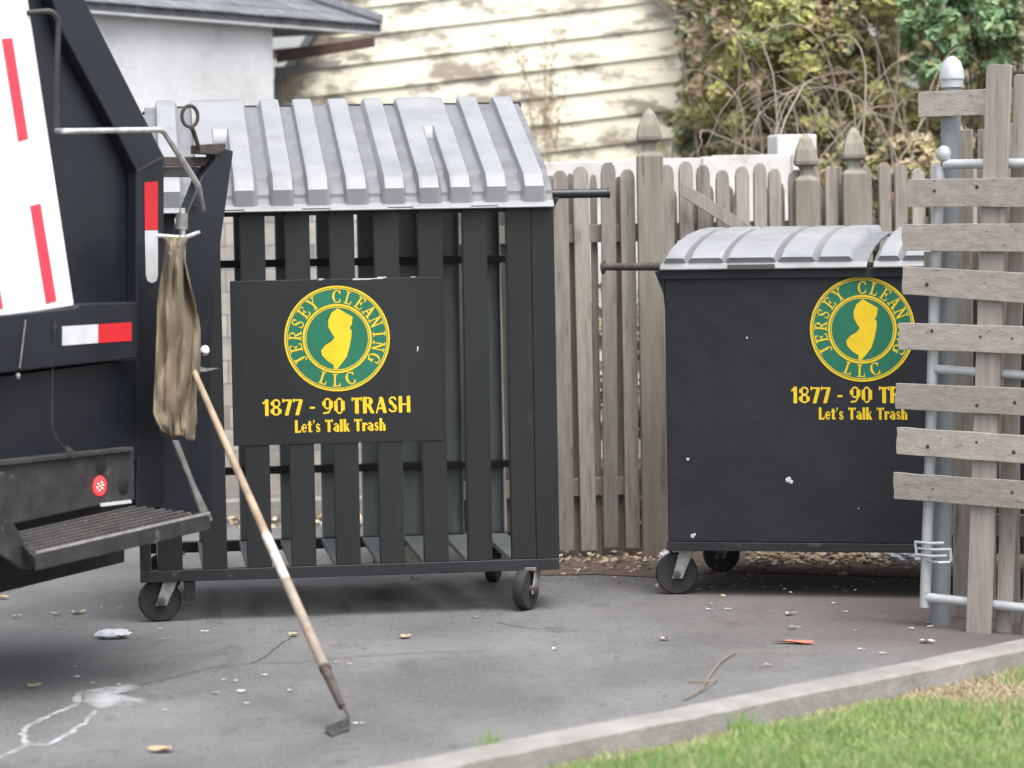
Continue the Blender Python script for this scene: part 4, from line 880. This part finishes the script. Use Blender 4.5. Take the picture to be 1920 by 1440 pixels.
tslab('lug', [(366, 685), (385, 690), (412, 690), (385, 697), (368, 697)], -.05, .01, 'caster', 0)
b = MB(); b.tube(bend([T(103, 600, .03), T(98, 700, .01), T(98, 812, .01), T(125, 845, .03)], .05), .0025, 6); b.box(T(132, 848, .035) , (.05, .02, .022), Matrix.Rotation(R(35), 3, 'Y')); tsh(b).obj('cable', 'grime', truck)
b = MB(); b.tube([T(48, 600, .03), T(37, 690, .03)], .0025, 6); b.lathe(T(34, 705, .03), [(.006, -.01), (.009, 0), (.006, .01)], (0, 0, 1), 8); tsh(b).obj('pin_chain', 'caster', truck)
# rear wheel, out of the picture to the left, carries the truck
b = MB(); wc = tb_ + V((-1.55, -.2, .5)); b.lathe(wc, [(.28, -.14), (.46, -.14), (.5, -.1), (.5, .1), (.46, .14), (.28, .14)], TN, 36); wo = tsh(b).obj('wheel', 'rubber', truck, smooth=True)
b = MB(); b.lathe(wc, [(.275, -.12), (.275, .10), (.1, .13)], TN, 30); tsh(b).obj('rim', 'caster', wo, smooth=True)
# ------------------------------------------------------------------ rag
rows = [(444, 306, 346), (462, 311, 340), (490, 309, 343), (530, 303, 352), (575, 297, 363), (620, 296, 369), (660, 295, 369), (700, 293, 368), (740, 291, 364), (775, 290, 362), (800, 296, 362), (822, 306, 361)]
random.seed(31); rg = MB(); K = 40; ctr = T(330, 620, .04)
def ragpt(r_, f, layer=0):
    i = min(int(r_), len(rows) - 2); k = r_ - i; y, l, rr = [rows[i][q] + (rows[i + 1][q] - rows[i][q]) * k for q in range(3)]
    amp = .006 + .0018 * min(r_, 9); ph = f * 13 + .2 * r_ + 2.0 * math.sin(f * 5 + r_ * .35)
    n = .060 + amp * math.sin(ph) * (.5 + .9 * abs(mathutils.noise.noise(V((f * 2, r_ * .4, 5))))) + .045 * mathutils.noise.noise(V((f * 3.5 + r_ * .25, r_ * .33, 2))) + .020 * mathutils.noise.noise(V((f * 5, r_ * .55, 7))) + .004 * mathutils.noise.noise(V((f * 14, r_ * 1.5, 1))) + .03 * math.sin(f * math.pi) + .022 * (1 - abs(math.sin(f * 8.5 + .5 * math.sin(r_ * .5) + r_ * .12))) ** 1.5
    if r_ > 9: y += (r_ - 9) / 2 * (-(14 if f < .3 else 0) + 5 * math.sin(f * 9))
    x = l - 3 + (rr - l + 8) * f
    return T(x, y, n)
nr = 56; vs = [ragpt((len(rows) - 1.001) * j / nr, i / K) - V((ctr.x, ctr.y, ctr.z)) for j in range(nr + 1) for i in range(K + 1)]
rg.add(vs, [(j * (K + 1) + i, j * (K + 1) + i + 1, (j + 1) * (K + 1) + i + 1, (j + 1) * (K + 1) + i) for j in range(nr) for i in range(K)])
ro = rg.obj('rag', 'canvas', smooth=True); ro.location = ctr; md = ro.modifiers.new('solid', 'SOLIDIFY'); md.thickness = .006
tag(ro, 'dirty brown canvas cloth hanging in folds from the hook on the truck', 'cloth')
# ------------------------------------------------------------------ hoe
tip = gp(652, 1372); top_ = T(357, 682, .045); hz = thing('hoe', 'long handled scraping hoe leaning against the garbage truck', 'hoe', (tip.x, tip.y, 0))
ax = (top_ - tip)
b = MB(); n0 = at(638, 1318, tip.y + .06) - tip
e0_ = top_ - tip; b0_ = n0 + V((0, 0, 0)); K = 14
hp = [b0_.lerp(e0_, .085 + .915 * k / K) for k in range(K + 1)]
b.tube(hp, [.0185 - .0065 * k / K for k in range(K + 1)], 14); b.obj('handle', 'pole', hz, smooth=True)
b = MB(); b.tube([b0_.lerp(e0_, .33), b0_.lerp(e0_, .46)], .0178, 14); b.obj('scuffed_band', 'poletip', hz, smooth=True)
b = MB(); b.tube([b0_.lerp(e0_, .093), b0_.lerp(e0_, .33)], [.0187, .0178], 14); b.obj('weathered_end', 'poleold', hz, smooth=True)
b = MB(); b.tube([b0_.lerp(e0_, -.01), b0_.lerp(e0_, .09)], [.0125, .0186], 14); b.tube([b0_.lerp(e0_, .085), b0_.lerp(e0_, .093)], .021, 14); b.obj('ferrule', 'rust', hz, smooth=True)
b = MB(); b.tube(bend([b0_, V((.002, -.0, .06)), V((.006, -.01, .012)), V((-.02, -.02, .006))], .03), .0055, 8); b.obj('neck', 'rust', hz, smooth=True)
b = MB(); bl = [gp(608, 1374), gp(622, 1383), gp(655, 1370), gp(650, 1360)]; bl = [p - tip for p in bl]; bl = [V((p.x, p.y, z)) for p, z in zip(bl, (.016, .002, .002, .02))]; b.prism(bl, (0, 0, .004)); b.obj('blade', 'grime', hz)
# ------------------------------------------------------------------ litter
random.seed(41)
def leafmesh(s_, m, name='leaf'):
    b = MB(); n = 11; pts = []
    for k in range(n): a_ = 2 * math.pi * k / n; r_ = s_ * (1 + .35 * math.sin(a_ * 2.5 + s_ * 100) + random.uniform(-.25, .25)); pts.append(V((r_ * math.cos(a_), r_ * .62 * math.sin(a_), .006 + random.uniform(0, s_ * .35))))
    b.add([V((0, 0, .006))] + pts, [(0, 1 + k, 1 + (k + 1) % n) for k in range(n)]); return b.obj(name, m)
def drop(name, px, py, s_, m, label, cat, group=None):
    o = leafmesh(s_, m, name); p = gp(px, py); o.location = (p.x, p.y, .002); o.rotation_euler = (0, 0, random.uniform(-.6, .6)); tag(o, label, cat, group); return o
drop('dry_leaf', 307, 1411, .046, 'leaf_t', 'large curled tan leaf at the bottom left of the asphalt', 'leaf')
drop('dry_leaf', 148, 1151, .036, 'leaf_b', 'brown leaf left of the cage bin front caster', 'leaf')
drop('dry_leaf', 553, 1194, .030, 'leaf_b', 'brown leaf behind the hoe handle', 'leaf')
drop('dry_leaf', 760, 1197, .030, 'leaf_t', 'tan leaf on the asphalt in front of the middle of the cage bin', 'leaf')
drop('dry_leaf', 1245, 1201, .026, 'leaf_p', 'pale leaf in front of the dumpster front caster', 'leaf')
drop('dry_leaf', 1483, 1154, .028, 'leaf_p', 'pale leaf in front of the dumpster, furthest of two', 'leaf')
drop('dry_leaf', 1489, 1180, .026, 'leaf_p', 'pale flat leaf just beyond the coral scrap', 'leaf')
drop('dry_leaf', 1737, 1206, .034, 'leaf_p', 'pale leaf beside the foot of the gate post', 'leaf')
drop('dry_leaf', 65, 1290, .030, 'leaf_b', 'reddish leaf beyond the paint spill', 'leaf')
drop('dry_leaf', 8, 1124, .03, 'leaf_b', 'reddish leaf by the truck at the left edge', 'leaf')
drop('dry_leaf', 778, 1086, .026, 'leaf_t', 'tan leaf lying under the cage bin', 'leaf')
drop('cigarette_end', 404, 1302, .014, 'leaf_p', 'small pale cigarette end between the paint spill and hoe, left of two', 'litter')
drop('cigarette_end', 452, 1300, .013, 'plastic', 'small white cigarette end nearest the hoe', 'litter')
drop('paper_scrap', 30, 1159, .022, 'leaf_p', 'pale paper scrap beside the truck', 'litter')
drop('paper_scrap', 107, 1154, .022, 'plastic', 'thin white scrap next to the brown leaf left of the caster', 'litter')
o = drop('coral_scrap', 1494, 1207, .055, 'orange', 'flat coral red scrap on the asphalt in front of the dumpster', 'litter'); o.scale = (1.5, 1, .6)
for i, (n_, g_, spots_) in enumerate((('paper_bit', 'tiny pale bits scattered on the asphalt left of the hoe', [(140, 1253), (145, 1273), (175, 1284), (108, 1180), (165, 1204), (302, 1182), (305, 1202), (320, 1198), (383, 1187), (222, 1287), (222, 1348), (205, 1348), (420, 1278), (440, 1280), (495, 1269), (545, 1298), (463, 1322), (310, 1335), (225, 1141), (190, 1142), (265, 1125)]),
      ('leaf_bit', 'tiny pale leaf fragments scattered on the asphalt right of the hoe', [(630, 1245), (655, 1248), (665, 1360), (680, 1360), (1332, 1135), (1365, 1145), (1565, 1134), (1585, 1150), (1606, 1185), (1615, 1221), (1742, 1170), (1745, 1178), (1710, 1181), (1655, 1228), (1440, 1250), (1330, 1146), (1040, 1220), (890, 1160)]))):
    for (x_, y_) in spots_: drop(n_, x_, y_, random.uniform(.007, .014), random.choice(['leaf_p', 'plastic', 'leaf_p', 'leaf_t']), 'tiny pale fragment lying on the asphalt ' + ('left' if i == 0 else 'right') + ' of the hoe', 'litter', g_)
# flattened plastic cup
p = gp(212, 1197); b = MB(); n = 26
pts = []
for j in range(5):
    for k in range(n):
        a_ = 2 * math.pi * k / n; rr = (.018, .045, .06, .05, .03)[j] * (1 + random.uniform(-.12, .12)); pts.append((rr * 1.25 * math.cos(a_), rr * .75 * math.sin(a_), (.003, .004, .014, .026, .03)[j] + random.uniform(-.004, .006)))
b.add(pts, [(j * n + k, j * n + (k + 1) % n, (j + 1) * n + (k + 1) % n, (j + 1) * n + k) for j in range(4) for k in range(n)] + [tuple(range(4 * n, 5 * n))])
o = b.obj('crushed_cup', 'plastic', smooth=True); o.location = (p.x, p.y, .003); tag(o, 'crushed clear white plastic cup on the asphalt near the truck', 'cup')
def bag(px, py, sx, sy, sz, m, name, label, cat, Y=None):
    bm = bmesh.new(); bmesh.ops.create_icosphere(bm, subdivisions=4, radius=1)
    for v in bm.verts:
        q = mathutils.noise.noise(v.co * 2.2) * .35 + mathutils.noise.noise(v.co * 5) * .16; v.co = v.co * (1 + q); v.co = V((v.co.x * sx, v.co.y * sy, v.co.z * sz))
    me = bpy.data.meshes.new(name); bm.to_mesh(me); bm.free(); me.materials.append(M[m]); o = bpy.data.objects.new(name, me); COL.objects.link(o)
    p = gp(px, py); o.location = (p.x, p.y, sz * .75); tag(o, label, cat); return o
bag(1692, 1060, .085, .05, .045, 'plastic', 'plastic_bag', 'crumpled white plastic bag on the soil under the dumpster', 'bag')
bag(1247, 1052, .028, .02, .03, 'plastic', 'paper_wad', 'small white wad by the fence post foot, left of the dumpster caster', 'litter')
# twig
t = MB(); tp = gp(1325, 1270)
for pl, r_ in ((((1282, 1316), (1315, 1300), (1330, 1272), (1352, 1245), (1378, 1227)), .0035), (((1378, 1227), (1440, 1229), (1500, 1230), (1535, 1233)), .0018), (((1290, 1282), (1325, 1285), (1345, 1280)), .004), (((1315, 1300), (1345, 1280)), .002)):
    t.tube([gp(*q) - tp + V((0, 0, .008 + .006 * (i % 2))) for i, q in enumerate(pl)], r_, 6)
o = t.obj('twig', 'bark'); o.location = tp; tag(o, 'thin broken twig lying on the asphalt beside the kerb', 'twig')
# leaf litter strips
lt_ = MB(); random.seed(51)
def scatter(n, fn, s0, s1):
    for i in range(n):
        p = fn(); lt_.cur = random.choices([0, 1, 2], [4, 3, 3])[0]; s_ = random.uniform(s0, s1)
        lt_.add(leafverts(V((p.x, p.y, .01 + random.uniform(0, .02))), s_, (rv() * .5 + V((0, 0, 1))).normalized()), [(0, 1, 2), (0, 2, 3)])
scatter(150, lambda: gp(random.uniform(1010, 1260), random.gauss(1056, 9)), .01, .028)
scatter(700, lambda: gp(random.uniform(1400, 1760), random.gauss(1050, 9)), .01, .034)
scatter(500, lambda: gp(random.uniform(380, 800), random.gauss(978, 7)), .012, .04)
scatter(160, lambda: gp(random.uniform(1040, 1900), random.gauss(1085, 16)), .008, .02)
tag(lt_.obj('leaf_litter', ['leaf_b', 'leaf_t', 'leaf_p']), 'fallen dry leaves gathered along the fence foot and under the bins', 'leaves', kind='stuff')
